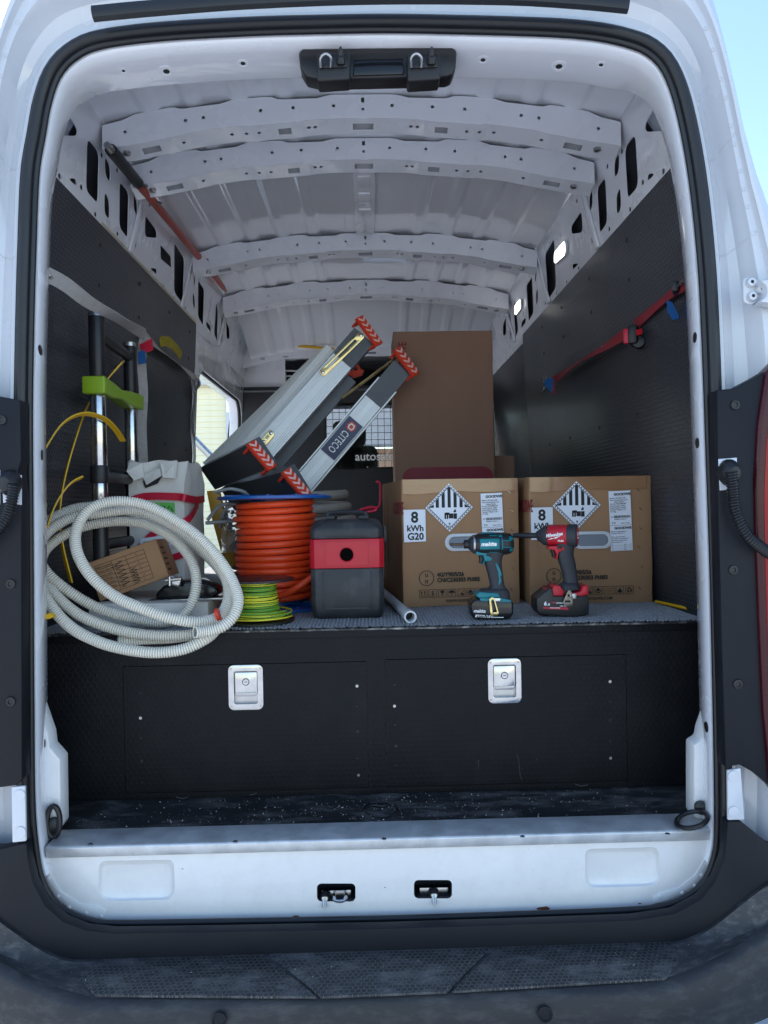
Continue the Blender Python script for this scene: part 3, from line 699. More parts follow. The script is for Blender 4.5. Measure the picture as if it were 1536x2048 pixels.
# tail lights
for sx, pts in ((1, [(1534, 742), (1640, 640), (1640, 1700), (1542, 1570), (1528, 1420), (1520, 1240), (1514, 1080), (1512, 960), (1518, 850)]),
                (-1, [(-50, 780), (-150, 700), (-150, 1700), (-60, 1570), (-42, 1240), (-38, 960)])):
    o = px_prism(pts, DT-.012, .05, 'tail_light', mat('tail_dark_red', lin((60, 10, 20)), .25, spec=.4), van, .008, 3)
    cx = 1570 if sx > 0 else -100
    px_prism([(cx+(x-cx)*.72, 1150+(y-1150)*.86) for x, y in pts], DT-.0135, .004, 'lens', tail_m, o, .001)
# hinges
def hinge(pts, bolts, d, arm):
    o = px_prism(pts, d, .008, 'hinge', paint, van, .003)
    for x, y in bolts:
        MB().lathe([(.0115, 0), (.0115, .004), (.009, .010), (.004, .0105), (.0035, .007), (.0001, .007)], P(x, y, d), (0, -1, 0), 16, cap=False).build('hinge_bolt', paint, o)
        MB().lathe([(.004, .0108), (.0001, .0109)], P(x, y, d), (0, -1, 0), 6, cap=False).build('bolt_socket', trim, o)
    if arm: px_prism(arm, d-.03, .04, 'hinge_arm', paint, o, .004)
hinge(shrink([(1486, 555), (1506, 553), (1530, 570), (1530, 588), (1508, 610), (1487, 606)], 9), ((1500, 566), (1520, 580), (1502, 594)), D0-.052, [(1520, 560), (1590, 552), (1590, 612), (1520, 604), (1534, 590), (1534, 572)])
hinge([(1455, 1541), (1482, 1536), (1490, 1640), (1456, 1641)], (), D0-.0655, None)
hinge([(22, 1574), (50, 1572), (52, 1683), (24, 1686)], (), D0-.0655, None)
for x, y in ((1466, 1552), (1467, 1623), (40, 1590), (41, 1664)):
    MB().lathe([(.0125, 0), (.012, .002), (.0001, .0022)], P(x, y, D0-.066), (0, -1, 0), 16, cap=False).build('hinge_cap', paint, van)
# seam beads and weld dimples on the outer frame
def at_z(z, sx): return min(range(NS), key=lambda i: abs(S[i].z-z)+(10 if S[i].x*sx < 0 else 0))
for z in (2.245, 2.03):
    for sx in (-1, 1):
        i = at_z(z, sx)
        MB().tube([soff(i, .034, D0-.0025), soff(i, .044, D0+.0095), mix(i, .06, D0+.0195), mix(i, .22, D0+.0075), mix(i, .31, D0-.0305), mix(i, .34, D0-.0385), mix(i, .47, D0-.0415)], .0014, 6).build('seam_bead', paint, van)
for sx in (-1, 1):
    for k in range(12):
        i = at_z(2.56-k*.048, sx); MB().lathe([(.0055, 0), (.0045, .001), (.0001, .0013)], mix(i, .41, D0-.0395), (0, -1, 0), 10, cap=False).build('weld_dimple', paint, van)
# rear doors folded right back along the body sides
for sx in (-1, 1):
    prof = [(hwz(z)*lerp(rsc(z), 1, .15)+.035, z) for z in [.55+k*.1 for k in range(17)]]
    R = [[V((sx*(x+o), y, z)) for x, z in prof] for y, o in ((D0+.02, .012), (D0+.0, .03), (D0+.02, .055), (D0+.8, .10), (D0+.8, .05))]
    o = MB().rings(R+[R[0]], False).build('rear_door', paint, van, smooth=40)
    MB().tube([V((sx*(x+.022), D0-.006, z)) for x, z in prof[6:]], .011, 8).build('door_edge_seal', trim, o)
# bumper
def byf(x): return 1.44+.65*max(0, abs(x)-.5)**2
def bsec(x):
    yf = byf(x); yb = max(1.568, yf+.03); h = .15*sst(.66, .95, abs(x)); g_ = .23*max(1e-9, abs(x)-.6)**1.05 if abs(x) > .6 else 0
    zl = lambda t, e: lerp(.4645+h, .463+g_, t)-e*(h)
    pr = [(yb+.05, .472+h), (yb, .468+h), (lerp(yb, yf, .06), zl(.06, .22)), (lerp(yb, yf, .3), zl(.3, .42)), (lerp(yb, yf, .65), zl(.65, .22)), (yf+.018, .463+g_), (yf+.004, .458+g_), (yf-.004, .447+g_), (yf-.014, .40+g_*.5), (yf-.012, .345), (yf+.05, .335), (yf+.3, .335)]
    return [V((x, y, z)) for y, z in pr]
N = 90
bm_ = MB().rings([bsec(lerp(-1.08, 1.08, k/N)) for k in range(N+1)], False); bm_.m = [1 if 1 <= i % 11 <= 4 else 0 for i in range(len(bm_.f))]
bo = bm_.build('bumper', [bumper_m, step_m], van, smooth=45)
ZS = .470
for poly in ([(208, 1922), (526, 1912), (634, 1999), (192, 1996), (158, 1963), (165, 1945)], [(534, 1911), (986, 1897), (893, 1989), (643, 1999)], [(996, 1897), (1338, 1886), (1364, 1925), (1330, 1962), (904, 1988)]):
    MB().prism([PZ(x, y, .4625) for x, y in poly], (0, 0, .0065)).build('step_tread', pad_m, bo, bevel=.0025)
for x, y in ((1090, 2028), (438, 2040)):
    p = P(x, y, 1.424); MB().lathe([(.0155, 0), (.0155, .003), (.012, .004), (.011, .002), (.0001, .003)], p, (0, -1, .15), 18, cap=False).build('parking_sensor', trim, bo)
MB().box((0, 1.72, .44), (2.0, .12, .2)).build('rear_crossmember', trim, van)
MB().box((0, 3.6, .50), (1.9, 3.6, .25)).build('underbody', dark, van)
for sx in (-1, 1):
    w = MB().lathe([(.2, -.11), (.33, -.11), (.35, -.08), (.35, .08), (.33, .11), (.2, .11)], (sx*.86, 2.75, .35), (1, 0, 0), 28).build('wheel', rubber, van)
    MB().lathe([(.2, -.06), (.19, .06), (.05, .08), (.0001, .08)], (sx*.86, 2.75, .35), (sx, 0, 0), 20).build('rim', steel_b, w)
# bulkhead with mesh window, overhead beam, cab beyond
YB = 4.98
win = [P(x, y, YB) for x, y in ((652, 811), (960, 806), (962, 930), (654, 936))]
pb = [V((-.90, YB, .68)), V((.90, YB, .68)), V((.88, YB, 2.27)), V((-.88, YB, 2.27))]
bh = MB().prism(pb, (0, .004, 0), [win]).build('bulkhead', mat('bulkhead_black', (.013, .014, .018), .45), van)
mb = MB()
x0, x1, z0, z1 = win[0].x, win[1].x, win[3].z, win[0].z
n = 24
for k in range(n+1): mb.box((lerp(x0, x1, k/n), YB+.012, (z0+z1)/2), (.0035, .003, z1-z0+.03))
for k in range(10): mb.box(((x0+x1)/2, YB+.015, lerp(z0, z1, k/9)), (x1-x0+.03, .003, .0035))
mb.build('mesh_grille', black, bh)
MB().prism([P(x, y, YB-.004) for x, y in ((648, 806), (964, 801), (966, 934), (650, 940))], (0, .0025, 0)).build('window_sheet', perspex, bh)
M = frame(V((1, 0, 0)), V((0, 0, 1)), V((0, -1, 0)), P(710, 921, YB-.006))
MB().text('autosafe', .082, M, bold=.012).build('lettering', ink_w, bh, recalc=False, smooth=None)
for x, y in ((660, 806), (726, 804), (797, 803), (660, 935), (735, 934), (797, 932), (560, 800), (560, 930)):
    MB().lathe([(.007, 0), (.006, .003), (.0001, .004)], P(x, y, YB-.001), (0, -1, 0), 8, cap=False).build('screw', steel_b, bh)
mb = MB(); hs = [[P(x, y, 4.9) for x, y in rrect(a, b, a+w, b+h, 2, 2)] for a, b, w, h in ((730, 704, 22, 4), (565, 712, 12, 4), (520, 715, 10, 5), (856, 702, 20, 4), (930, 704, 10, 5))]
mb.prism([P(x, y, 4.9) for x, y in ((486, 700), (530, 692), (640, 688), (740, 686), (860, 686), (960, 688), (1004, 694), (1004, 722), (960, 716), (880, 712), (740, 712), (640, 716), (560, 718), (486, 736))], (0, .03, 0), hs)
mb.build('overhead_beam', paint_lift, van, smooth=20)
for sx in (-1, 1): MB().box((sx*.79, 5.035, 2.47), (.42, .012, .66)).build('cab_corner_panel', paint_lift, van)
MB().box((0, 5.35, 2.30), (1.76, .7, .02)).build('overhead_shelf', dark, van)
MB().box((0, 5.72, 2.45), (1.76, .02, .32)).build('shelf_back', dark, van)
MB().grid(lambda u, v: V((lerp(-.86, .86, u), lerp(4.93, 5.7, v), 2.56-.03*v)), 4, 2).build('cab_roof_lining', paint_lift, van)
# cab: pillars, dash, seats, windscreen
for sx in (-1, 1):
    hole = [(5.35, 1.50), (6.55, 1.42), (6.2, 2.12), (5.4, 2.2)]
    f = lambda q: V((sx*(wx(q[1])+.05), q[0], q[1]))
    MB().prism([f(q) for q in ((5.06, .5), (7.3, .5), (7.3, 1.2), (6.75, 1.3), (6.1, 2.35), (5.06, 2.6))], (sx*.03, 0, 0), [[f(q) for q in shrink(hole, .08)]]).build('cab_side', trim, van)
MB().box((0, 6.75, .90), (1.8, .5, .8)).build('dashboard', trim, van, bevel=.06, seg=3)
MB().prism([V((-.86, 6.85, 1.36)), V((.86, 6.85, 1.36)), V((.78, 6.1, 2.28)), V((-.78, 6.1, 2.28))], (0, .006, .004)).build('windscreen', glass, van)
MB().box((0, 7.35, .85), (1.7, .9, .6)).build('bonnet', paint, van, bevel=.12, seg=3)
MB().prism([V((-.86, 5.6, 2.30)), V((.86, 5.6, 2.30)), V((.8, 6.12, 2.30)), V((-.8, 6.12, 2.30))], (0, 0, .3)).build('cab_header', trim, van)
for xc in (-.62, -.15, .45):
    st = MB().box((xc, 5.62, 1.62), (.44, .14, .64), Matrix.Rotation(math.radians(12), 3, 'X')).build('seat_back', seat_m, van, bevel=.06, seg=3)
    MB().box((xc, 5.56, 2.03), (.26, .10, .2)).build('headrest', seat_m, st, bevel=.045, seg=3)
    for q in (-.06, .06): MB().tube([(xc+q, 5.56, 1.86), (xc+q, 5.56, 1.98)], .007, 6).build('headrest_post', steel_b, st)
    MB().box((xc, 5.9, 1.10), (.48, .5, .14)).build('seat_base', seat_m, st, bevel=.05)
MB().tube([V((.42+.18*math.cos(a), 6.42+.08*math.sin(a), 1.5+.16*math.sin(a))) for a in [2*PI*k/24 for k in range(24)]], .015, 8, True).build('steering_wheel', black, van)
# ------------------------------------------------------------------ drawer unit with carpeted deck
DF, DK = 1.915, 1.128
du = thing('drawer_unit', 'black ply false floor with two latched drawer fronts across the van', 'drawer unit', (0, DF, .684))
DL = [P(x, y, DF) for x, y in ((247, 1335), (734, 1320), (738, 1600), (250, 1616))]
DR = [P(x, y, DF) for x, y in ((769, 1318), (1252, 1309), (1256, 1588), (773, 1600))]
def sq(q): xs = [a.x for a in q]; zs = [a.z for a in q]; return min(xs), max(xs), min(zs), max(zs)
for q in (DL, DR):          # square up the drawer openings
    x0 = (q[0].x+q[3].x)/2; x1 = (q[1].x+q[2].x)/2; z1 = (q[0].z+q[1].z)/2; z0 = max(.70, (q[2].z+q[3].z)/2)
    q[:] = [V((x0, DF, z1)), V((x1, DF, z1)), V((x1, DF, z0)), V((x0, DF, z0))]
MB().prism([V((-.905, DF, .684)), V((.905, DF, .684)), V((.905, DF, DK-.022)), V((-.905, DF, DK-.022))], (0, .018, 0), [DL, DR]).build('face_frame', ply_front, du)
MB().prism([V((-.90, DF+.012, .69)), V((.90, DF+.012, .69)), V((.90, DF+.012, DK-.03)), V((-.90, DF+.012, DK-.03))], (0, .004, 0)).build('drawer_side', ply_edge, du)
def latch(cx, cy, w, h, par):
    d = DF-.0045; s = (d/F)
    c = P(cx, cy, d); f = lambda u, v: V((c.x+u*s, d, c.z+v*s))
    out = rrect(-w/2, -h/2, w/2, h/2, 11, 5); ins = rrect(-w*.34, -h*.37, w*.34, h*.36, 3, 3)
    if par is None: return [V((c.x+a*s, DF-.0015, c.z+b*s)) for a, b in rrect(-w*.345, -h*.375, w*.345, h*.365, 3, 3)]
    o = MB().prism([f(*q) for q in out], (0, .003, 0), [[f(*q) for q in ins]]).build('paddle_latch', steel, par, bevel=.0006)
    MB().rings([[f(*q) for q in ins], [f(*q)+V((0, .012, 0)) for q in ins]], True, 0, False, True).build('latch_cup', steel_b, o)
    MB().prism([f(*q)+V((0, .004, 0)) for q in ((-w*.32, h*.33), (w*.32, h*.33), (w*.32, -h*.14), (w*.27, -h*.20), (-w*.27, -h*.20), (-w*.32, -h*.14))], (0, .006, 0)).build('paddle', steel, o, bevel=.0012)
    MB().prism([f(*q)+V((0, .002, 0)) for q in ((-w*.30, -h*.12), (w*.30, -h*.12), (w*.25, -h*.20), (-w*.25, -h*.20))], (0, .004, 0)).build('paddle_lip', steel_b, o, bevel=.001)
    MB().lathe([(.0098, 0), (.0098, .004), (.008, .006), (.0075, .005), (.0001, .005)], f(0, h*.12)+V((0, .005, 0)), (0, -1, 0), 20, cap=False).build('lock_cylinder', steel, o)
    MB().box(f(0, h*.12)+V((0, -.0005, 0)), (.008, .001, .0015)).build('keyway', dark, o)
    for a in (-1, 1):
        for b in (-1, 1): MB().lathe([(.003, 0), (.0025, .001), (.0001, .0012)], f(a*w*.42, b*h*.42), (0, -1, 0), 8, cap=False).build('rivet', steel_b, o)
for q, lc, holes in ((DL, (491.5, 1375, 69, 90), [(281, 1386), (281, 1436), (282, 1476), (283, 1522), (284, 1564), (714, 1372), (714, 1413), (715, 1463), (715, 1517), (717, 1550)]),
                     (DR, (1009.5, 1362, 67, 90), [(789, 1370), (789, 1412), (790, 1450), (792, 1492), (792, 1530), (1220, 1363), (1220, 1403), (1220, 1440), (1220, 1482), (1221, 1516), (1073, 1519)])):
    x0, x1, z0, z1 = sq(q); g_ = .0016
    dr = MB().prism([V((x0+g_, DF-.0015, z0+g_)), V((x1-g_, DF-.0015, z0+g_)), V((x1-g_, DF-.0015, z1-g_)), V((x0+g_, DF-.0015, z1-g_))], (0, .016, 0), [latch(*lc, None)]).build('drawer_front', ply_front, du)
    latch(*lc, dr)
    for k, (x, y) in enumerate(holes):
        MB().lathe([(.0042 if k % 2 else .0028, 0), (.004 if k % 2 else .0026, .0012), (.0022, .0012), (.002, .0004), (.0001, .0003)], P(x, y, DF-.0015), (0, -1, 0), 10, cap=False).build('screw', steel_b if k % 4 == 1 else black, dr)
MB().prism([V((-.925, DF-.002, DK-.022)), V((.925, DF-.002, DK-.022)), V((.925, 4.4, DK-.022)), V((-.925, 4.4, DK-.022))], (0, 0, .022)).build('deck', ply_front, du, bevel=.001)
scr = mat('scratch_mark', (.09, .086, .08), .8, var=.3)
for L_, r_ in (([(1034, 1508), (1038, 1524), (1040, 1548), (1044, 1560)], .0005), ([(952, 1526), (958, 1521), (956, 1536)], .0005), ([(1150, 1568), (1164, 1572), (1176, 1569)], .0009), ([(352, 1594), (366, 1597), (376, 1594)], .0009), ([(500, 1590), (514, 1586)], .0007)):
    MB().tube(crom([P(x, y, DF-.0016) for x, y in L_], 5), r_, 5).build('scratch', scr, du)
edge_m = mat('worn_edge', (.014, .014, .016), .45, var=.2, dirt=(.5, .49, .46), dirt_amt=.8, dirt_scale=22)
MB().prism([V((-.925, DF-.0055, DK-.001)), V((-.925, DF-.0055, DK+.0035)), V((-.925, DF+.012, DK+.0035)), V((-.925, DF+.012, DK+.0015)), V((-.925, DF-.0035, DK+.0015)), V((-.925, DF-.0035, DK-.001))], (1.85, 0, 0)).build('edge_trim', edge_m, du)
# ribbed carpet: rows of twisted tufts as real relief
CZ = DK+.001
nr, ny = 176, 110
def cz(i, j):
    x = lerp(-.92, .92, i/(nr*4)); y = lerp(DF+.008, 2.75, (j/ny)**1.3)
    ph = (i % 4)/4; zz = CZ+.0015+.0042*math.sin(PI*ph)**.8*(1+.35*math.sin(y*520+(i//4)*2.1))+.0012*noise.noise(V((x*90, y*90, 0)))
    return V((x, y, zz))
MB().grid(lambda u, v: cz(round(u*nr*4), round(v*ny)), nr*4, ny).build('carpet', carpet_m, du, recalc=False, smooth=60)
MB().box((0, 3.57, DK+.002), (1.84, 1.64, .004)).build('carpet_rear', carpet_m, du)
TOP = DK+.0055      # what stands on the carpet

# ------------------------------------------------------------------ cartons
def carton(name, label, o, th, w, h, dep, m, group=None, bulge=.004, seed=1):
    """box with its front-bottom-left corner at o, yawed by th; returns thing, local->world matrix"""
    t = thing(name, label, 'box', o, group)
    M = Matrix.Translation(o) @ Matrix.Rotation(math.radians(th), 4, 'Z')
    n = 14; mb = MB()
    wv = lambda p: V((noise.noise(p*11+V((seed, 0, 0))), noise.noise(p*11+V((0, seed, 5))), noise.noise(p*11+V((3, 0, seed)))))*.0018+V((noise.noise(p*34), noise.noise(p*34+V((4, 4, 4))), noise.noise(p*34+V((9, 1, 2)))))*.0006
    def face(a, b, c):     # a origin, b,c edge vectors
        nrm = b.cross(c).normalized()
        def fn(u, v):
            p = a+b*u+c*v; q = bulge*16*u*(1-u)*v*(1-v)*(.6+.4*noise.noise(V((seed, 0, 0))+p*3))
            p = p+nrm*q+wv(p); return M @ p
        mb.grid(fn, n, n)
    X, Y, Z = V((w, 0, 0)), V((0, dep, 0)), V((0, 0, h))
    face(V((0, 0, 0)), X, Z); face(V((w, 0, 0)), Y, Z); face(V((w, dep, 0)), -X, Z); face(V((0, dep, 0)), -Y, Z)
    face(V((0, 0, h)), X, Y); face(V((0, dep, 0)), X, -Y)
    b = mb.build('carton', m, t, weld=True, bevel=.0025, bang=.9)
    return t, M
SP = 2.27/F
def flat(M, u, v, off=-.0012, s=SP):
    """matrix for print on a carton's front: origin at (u,v) px from the front-bottom-left"""
    return M @ Matrix.Translation((u*s, off, v*s)) @ Matrix.Rotation(PI/2, 4, 'X')
def fpoly(M, pts, off=-.0012, s=SP): return [M @ V((u*s, off, v*s)) for u, v in pts]
def fprism(mb, M, pts, off=-.0012, th=.0004, holes=(), s=SP, mi=0):
    mb.prism(fpoly(M, pts, off, s), (M.to_3x3() @ V((0, th, 0))), [fpoly(M, h, off, s) for h in holes], mi); return mb
BO = .0064     # print offset clear of the bulge
def battery_box(o, th, num, label, wpx=240, dep=.45):
    t, M = carton('battery_carton', label, o, th, wpx*SP, 257*SP, dep, card, 'battery cartons side by side on the deck', .0028, seed=num)
    # number label
    def lab(pts, name):
        return fprism(MB(), M, pts, -BO, .0006).build(name, paper, t, smooth=None)
    l1 = lab([(3, 131), (47.5, 132), (47, 196), (2.5, 196)], 'capacity_label')
    mb = MB()
    mb.text('8', 30, flat(M, 25, 170.5, -BO-.0006) @ Matrix.Diagonal((SP, SP, 1, 1)), 'CENTER', .03, ext=.0001)
    mb.text('kWh', 17, flat(M, 26, 153, -BO-.0006) @ Matrix.Diagonal((SP, SP, 1, 1)), 'CENTER', .03, ext=.0001)
    mb.text('G20', 19, flat(M, 26.5, 136, -BO-.0006) @ Matrix.Diagonal((SP, SP, 1, 1)), 'CENTER', .03, ext=.0001)
    mb.build('lettering', ink, l1, recalc=False, smooth=None)
    # hazard diamond
    cx, cy, hd = 96, 199, 48.7
    dm = lab([(cx, cy-hd), (cx+hd, cy), (cx, cy+hd), (cx-hd, cy)], 'hazard_label')
    o1 = -BO-.0006; mb = MB()
    k = hd-6.5
    for a, b in (((-k, 0), (0, k)), ((0, k), (k, 0)), ((k, 0), (0, -k)), ((0, -k), (-k, 0))):   # solid inner line
        a, b = V((*a, 0)), V((*b, 0)); e = (b-a).normalized(); nrm = V((-e.y, e.x, 0))*.7
        fprism(mb, M, [(cx+q.x, cy+q.y) for q in (a-nrm, b-nrm, b+nrm, a+nrm)], o1, .0004)
    k = hd-3
    for a, b in (((-k, 0), (0, k)), ((0, k), (k, 0)), ((k, 0), (0, -k)), ((0, -k), (-k, 0))):   # dashes
        a, b = V((*a, 0)), V((*b, 0)); e = (b-a).normalized(); nrm = V((-e.y, e.x, 0))*.9; L = (b-a).length
        for j in range(11):
            p = a+e*(L*(j+.25)/11); q = p+e*(L*.5/11)
            fprism(mb, M, [(cx+w.x, cy+w.y) for w in (p-nrm, q-nrm, q+nrm, p+nrm)], o1, .0004)
    for j in range(-3, 4):                                                                      # stripes
        x = j*12.2; top = hd-8-abs(x)
        if abs(j) < 3: fprism(mb, M, [(cx+x-3.2, cy), (cx+x+3.2, cy), (cx+x+3.2, cy+top-3.2*(1 if x > 0 else -1 if x < 0 else 0)*1), (cx+x-3.2, cy+top+3.2*(1 if x > 0 else -1 if x < 0 else 0)*1)], o1, .0004)
        else: fprism(mb, M, [(cx+x-5, cy), (cx+x+5, cy), (cx+x-(5 if x > 0 else -5), cy+7)], o1, .0004)
    for px_, py_, w_, h_ in ((-10, -14, 3.4, 12), (-5.5, -14, 3.4, 12), (-1, -13, 9, 10), (8.5, -14, 7, 11), (-8, -6, 8, 5)):   # batteries pictogram
        fprism(mb, M, [(cx+px_, cy+py_-9), (cx+px_+w_, cy+py_-9), (cx+px_+w_, cy+py_+h_-9), (cx+px_, cy+py_+h_-9)], o1, .0004)
    fprism(mb, M, [(cx+9, cy-10), (cx+13, cy-10), (cx+14.5, cy-7), (cx+11.5, cy-2.5), (cx+10.5, cy-6), (cx+8.4, cy-7.5)], o1, .0004)
    mb.text('9', 8, flat(M, cx, cy-36, o1) @ Matrix.Diagonal((SP, SP, 1, 1)), 'CENTER', .02, ext=.0001)
    fprism(mb, M, [(cx-3, cy-38.3), (cx+3, cy-38.3), (cx+3, cy-37.4), (cx-3, cy-37.4)], o1, .0004)
    mb.build('hazard_print', ink, dm, recalc=False, smooth=None)
    # shipping label
    Ml = M @ Matrix.Translation((161*SP, 0, 226*SP)) @ Matrix.Rotation(math.radians(-1.6), 4, 'Y') @ Matrix.Translation((0, 0, -121*SP))
    sl_ = fprism(MB(), Ml, [(0, 0), (44.5, 0), (44.5, 121), (0, 121)], -BO, .0006).build('shipping_label', paper, t, smooth=None)
    mb = MB(); T = lambda s_, sz_, u, v, b=.02, sx=1, al='LEFT': mb.text(s_, sz_, flat(Ml, u, v, o1) @ Matrix.Diagonal((SP, SP, 1, 1)), al, b, sx=sx, ext=.0001)
    T('GOODWE', 6.6, 10, 112, .05, 1.12)
    for k_, (s_, u) in enumerate((('Model: LX8.3-BAT-G20', 2), ('Name: Rechargeable Li-ion', 2), ('Battery System', 11), ('Part No: 900-08008-00P', 2), ('Rated Capacity: 160Ah', 2), ('Rated Energy: 8.32kWh', 2), ('Nominal Voltage: 51.2V', 2), ('W: 75kg', 2))):
        T(s_, 3.6, u, 105.5-k_*3.9, .015, .92)
    T('SN', 3.2, 3, 68); T('9008K8DTU2480123', 2.6, 9, 63, .01, 1.1); T('C E', 5, 4, 55, .03); T('Made in China', 3, 23, 55, .01)
    rb = random.Random(5); x = 9.0
    while x < 42:
        w_ = rb.choice((.35, .5, .8)); fprism(mb, Ml, [(x, 66.5), (x+w_, 66.5), (x+w_, 71.5), (x, 71.5)], o1, .0003); x += w_+rb.choice((.4, .6))
    fprism(mb, Ml, [(0, 51.6), (44.5, 51.6), (44.5, 52.1), (0, 52.1)], o1, .0003)
    T('GOODWE', 6.6, 9, 44, .05, 1.12)
    for k_, s_ in enumerate(('Maintaining capacity/Status of', 'the battery: 2024.06.17 %', '', 'Please register the battery', 'according to the user guide from', 'maintenance record & charge', 'interval: 2024.06.17 %')):
        if s_: T(s_, 2.9, 2, 38.5-k_*3.6, .012, .9)
    for k_ in range(4):
        yy = 12-k_*3.6; T('N%d' % (k_+1), 2.6, 2, yy); T('SOC', 2.6, 27, yy); T('%', 2.6, 40, yy)
        fprism(mb, Ml, [(7, yy-.3), (26, yy-.3), (26, yy), (7, yy)], o1, .0003); fprism(mb, Ml, [(33, yy-.3), (39, yy-.3), (39, yy), (33, yy)], o1, .0003)
    mb.build('lettering', ink, sl_, recalc=False, smooth=None)
    # moulded hand hole
    rr = lambda x0, y0, x1, y1: rrect(x0, y0, x1, y1, (y1-y0)/2-.1, 7)
    ho_, hi_ = rr(86, 111, 167, 146), rr(94, 117, 159, 140)
    hh = fprism(MB(), M, ho_, -.0090, .006, [hi_]).build('hand_hole', pvc, t, bevel=.0008)
    MB().rings([fpoly(M, hi_, -.0084), fpoly(M, [(126.5+(u-126.5)*.97, 128.5+(v-128.5)*.92) for u, v in hi_], -.0058)], True, 0, False, True).build('hand_hole_flap', mat('grey_flap', lin((128, 134, 142)), .45), hh)
    # printed marks
    mb = MB(); o2 = -.0056
    T2 = lambda s_, sz_, u, v, b=.02, sx=1, al='LEFT': mb.text(s_, sz_, flat(M, u, v, o2) @ Matrix.Diagonal((SP, SP, 1, 1)), al, b, sx=sx, ext=.0001)
    fprism(mb, M, circ(47.5, 58, 15.4, 28), o2, .0004, [circ(47.5, 58, 14.1, 28)])
    T2('u', 15, 47.5, 60.5, .005, .9, 'CENTER'); T2('n', 15, 47.5, 47.5, .005, .9, 'CENTER')
    T2('4G/Y90/S/26', 11.4, 69, 60.5, .038, .94); T2('CN/C230303 PI:%03d' % num, 11.4, 69, 49.5, .038, .94)
    T2('WWW.GOODWE.COM', 7.6, 86, 8.5, .02, 1.0)
    def icon(k_, w_=16.5):
        x0 = 32+k_*19.4; fprism(mb, M, [(x0, 18.5), (x0+w_, 18.5), (x0+w_, 35), (x0, 35)], o2, .0004, [[(x0+.8, 19.3), (x0+w_-.8, 19.3), (x0+w_-.8, 34.2), (x0+.8, 34.2)]]); return x0, 18.5
    def q(x0, y0, pts): fprism(mb, M, [(x0+a, y0+b) for a, b in pts], o2, .0004)
    x, y = icon(0)
    for dx in (4.4, 10.6): q(x+dx, y, [(0, 5), (1.2, 5), (1.2, 11), (2.6, 11), (.6, 14), (-1.4, 11), (0, 11)])
    q(x, y, [(2.5, 3), (14, 3), (14, 3.9), (2.5, 3.9)])
    x, y = icon(1); T2('5', 12, x+8.2, y+4.6, .02, 1, 'CENTER'); q(x, y, [(3, 2.6), (13.5, 2.6), (13.5, 3.3), (3, 3.3)])
    x, y = icon(2); q(x, y, [(4, 14), (12.5, 14), (12, 9.5), (9, 8), (9, 4), (11.5, 3), (5, 3), (7.5, 4), (7.5, 8), (4.5, 9.5)])
    x, y = icon(3); q(x, y, [(8.25+6.4*math.cos(a), 8.5+5.4*math.sin(a)) for a in [PI*k_/10 for k_ in range(11)]]); q(x, y, [(7.7, 3.4), (8.8, 3.4), (8.8, 9), (7.7, 9)]); q(x, y, [(5.6, 3.2), (7.9, 2.6), (7.9, 3.6), (5.6, 4.2)])
    x, y = icon(4); q(x, y, [(2, 2), (3, 2), (14.5, 13.5), (14.5, 14.5)]); q(x, y, [(8, 2.6), (14, 2.6), (14, 5.6), (11, 8), (8, 5.6)]); q(x, y, [(3.2, 11.6), (5, 11.6), (5, 13.4), (3.2, 13.4)])
    x, y = icon(5); fprism(mb, M, circ(x+8.2, y+10, 3.4, 12), o2, .0004); q(x, y, [(2.2, 10), (3.6, 10), (5, 6), (8.2, 4.5), (11.4, 6), (12.8, 10), (14.2, 10), (12.6, 4.6), (8.2, 2.4), (3.8, 4.6)])
    x, y = icon(6, 22)
    for k_ in range(3): q(x, y, [(4, 4.5+k_*3.2), (18, 4.5+k_*3.2), (18, 5.1+k_*3.2), (4, 5.1+k_*3.2)])
    x, y = icon(7.28); q(x, y, [(5, 3), (11.5, 3), (13, 6.5), (10.2, 10), (8.4, 14), (7.2, 9.6), (5.2, 9), (3.6, 6)])
    x, y = icon(8.3)
    for a in (90, 210, 330):
        e = V((math.cos(math.radians(a)), math.sin(math.radians(a)), 0)); f_ = V((-e.y, e.x, 0)); c_ = V((8.2, 8, 0))+e*3.6
        q(x, y, [((c_+f_*u+e*v).x, (c_+f_*u+e*v).y) for u, v in ((-3.6, -1.2), (1.6, -1.2), (1.6, -2.4), (4, .1), (1.6, 2.4), (1.6, 1.2), (-2.4, 1.2))])
    mb.build('printed_marks', ink, t, recalc=False, smooth=None)
    # red print down the left side
    Ms = M @ Matrix.Rotation(-PI/2, 4, 'Z') @ Matrix.Translation((0, 0, 0))
    Fs = lambda a, b: M @ V((-.0056, a, b))
    mb = MB(); mb.text('GOODWE', .055, frame((M.to_3x3() @ V((0, -1, 0))), V((0, 0, 1)), (M.to_3x3() @ V((-1, 0, 0))), Fs(.16, .30)), bold=.02, sx=.9)
    mb.build('side_print', ink_red, t, recalc=False, smooth=None)
    for a in (.30, .40): MB().prism([Fs(a, .12), Fs(a+.018, .12), Fs(a+.010, .36)], M.to_3x3() @ V((.0006, 0, 0))).build('side_stripe', ink_red, t, smooth=None)
    # staples up the right edge and creased tape
    for k_, v in enumerate((30, 72, 112, 150, 190, 228)):
        c_ = M @ V(((224+rb.uniform(-3, 3))*SP, -BO, v*SP)); e = (M.to_3x3() @ V((.7, 0, -.7)))
        MB().tube([c_-e*.006, c_+e*.006], .0011, 6).build('staple', steel, t)
    tape_m = mat('clear_tape', lin((148, 110, 78)), .22, coat=.4, spec=.6, bump=.7, bs=30, var=.1)
    fprism(MB(), M, [(2, 228), (26, 226), (110, 232), (170, 229), (238, 231), (239, 256.5), (2, 256.5)], -.0042, .0006).build('tape', tape_m, t)
    return t, M
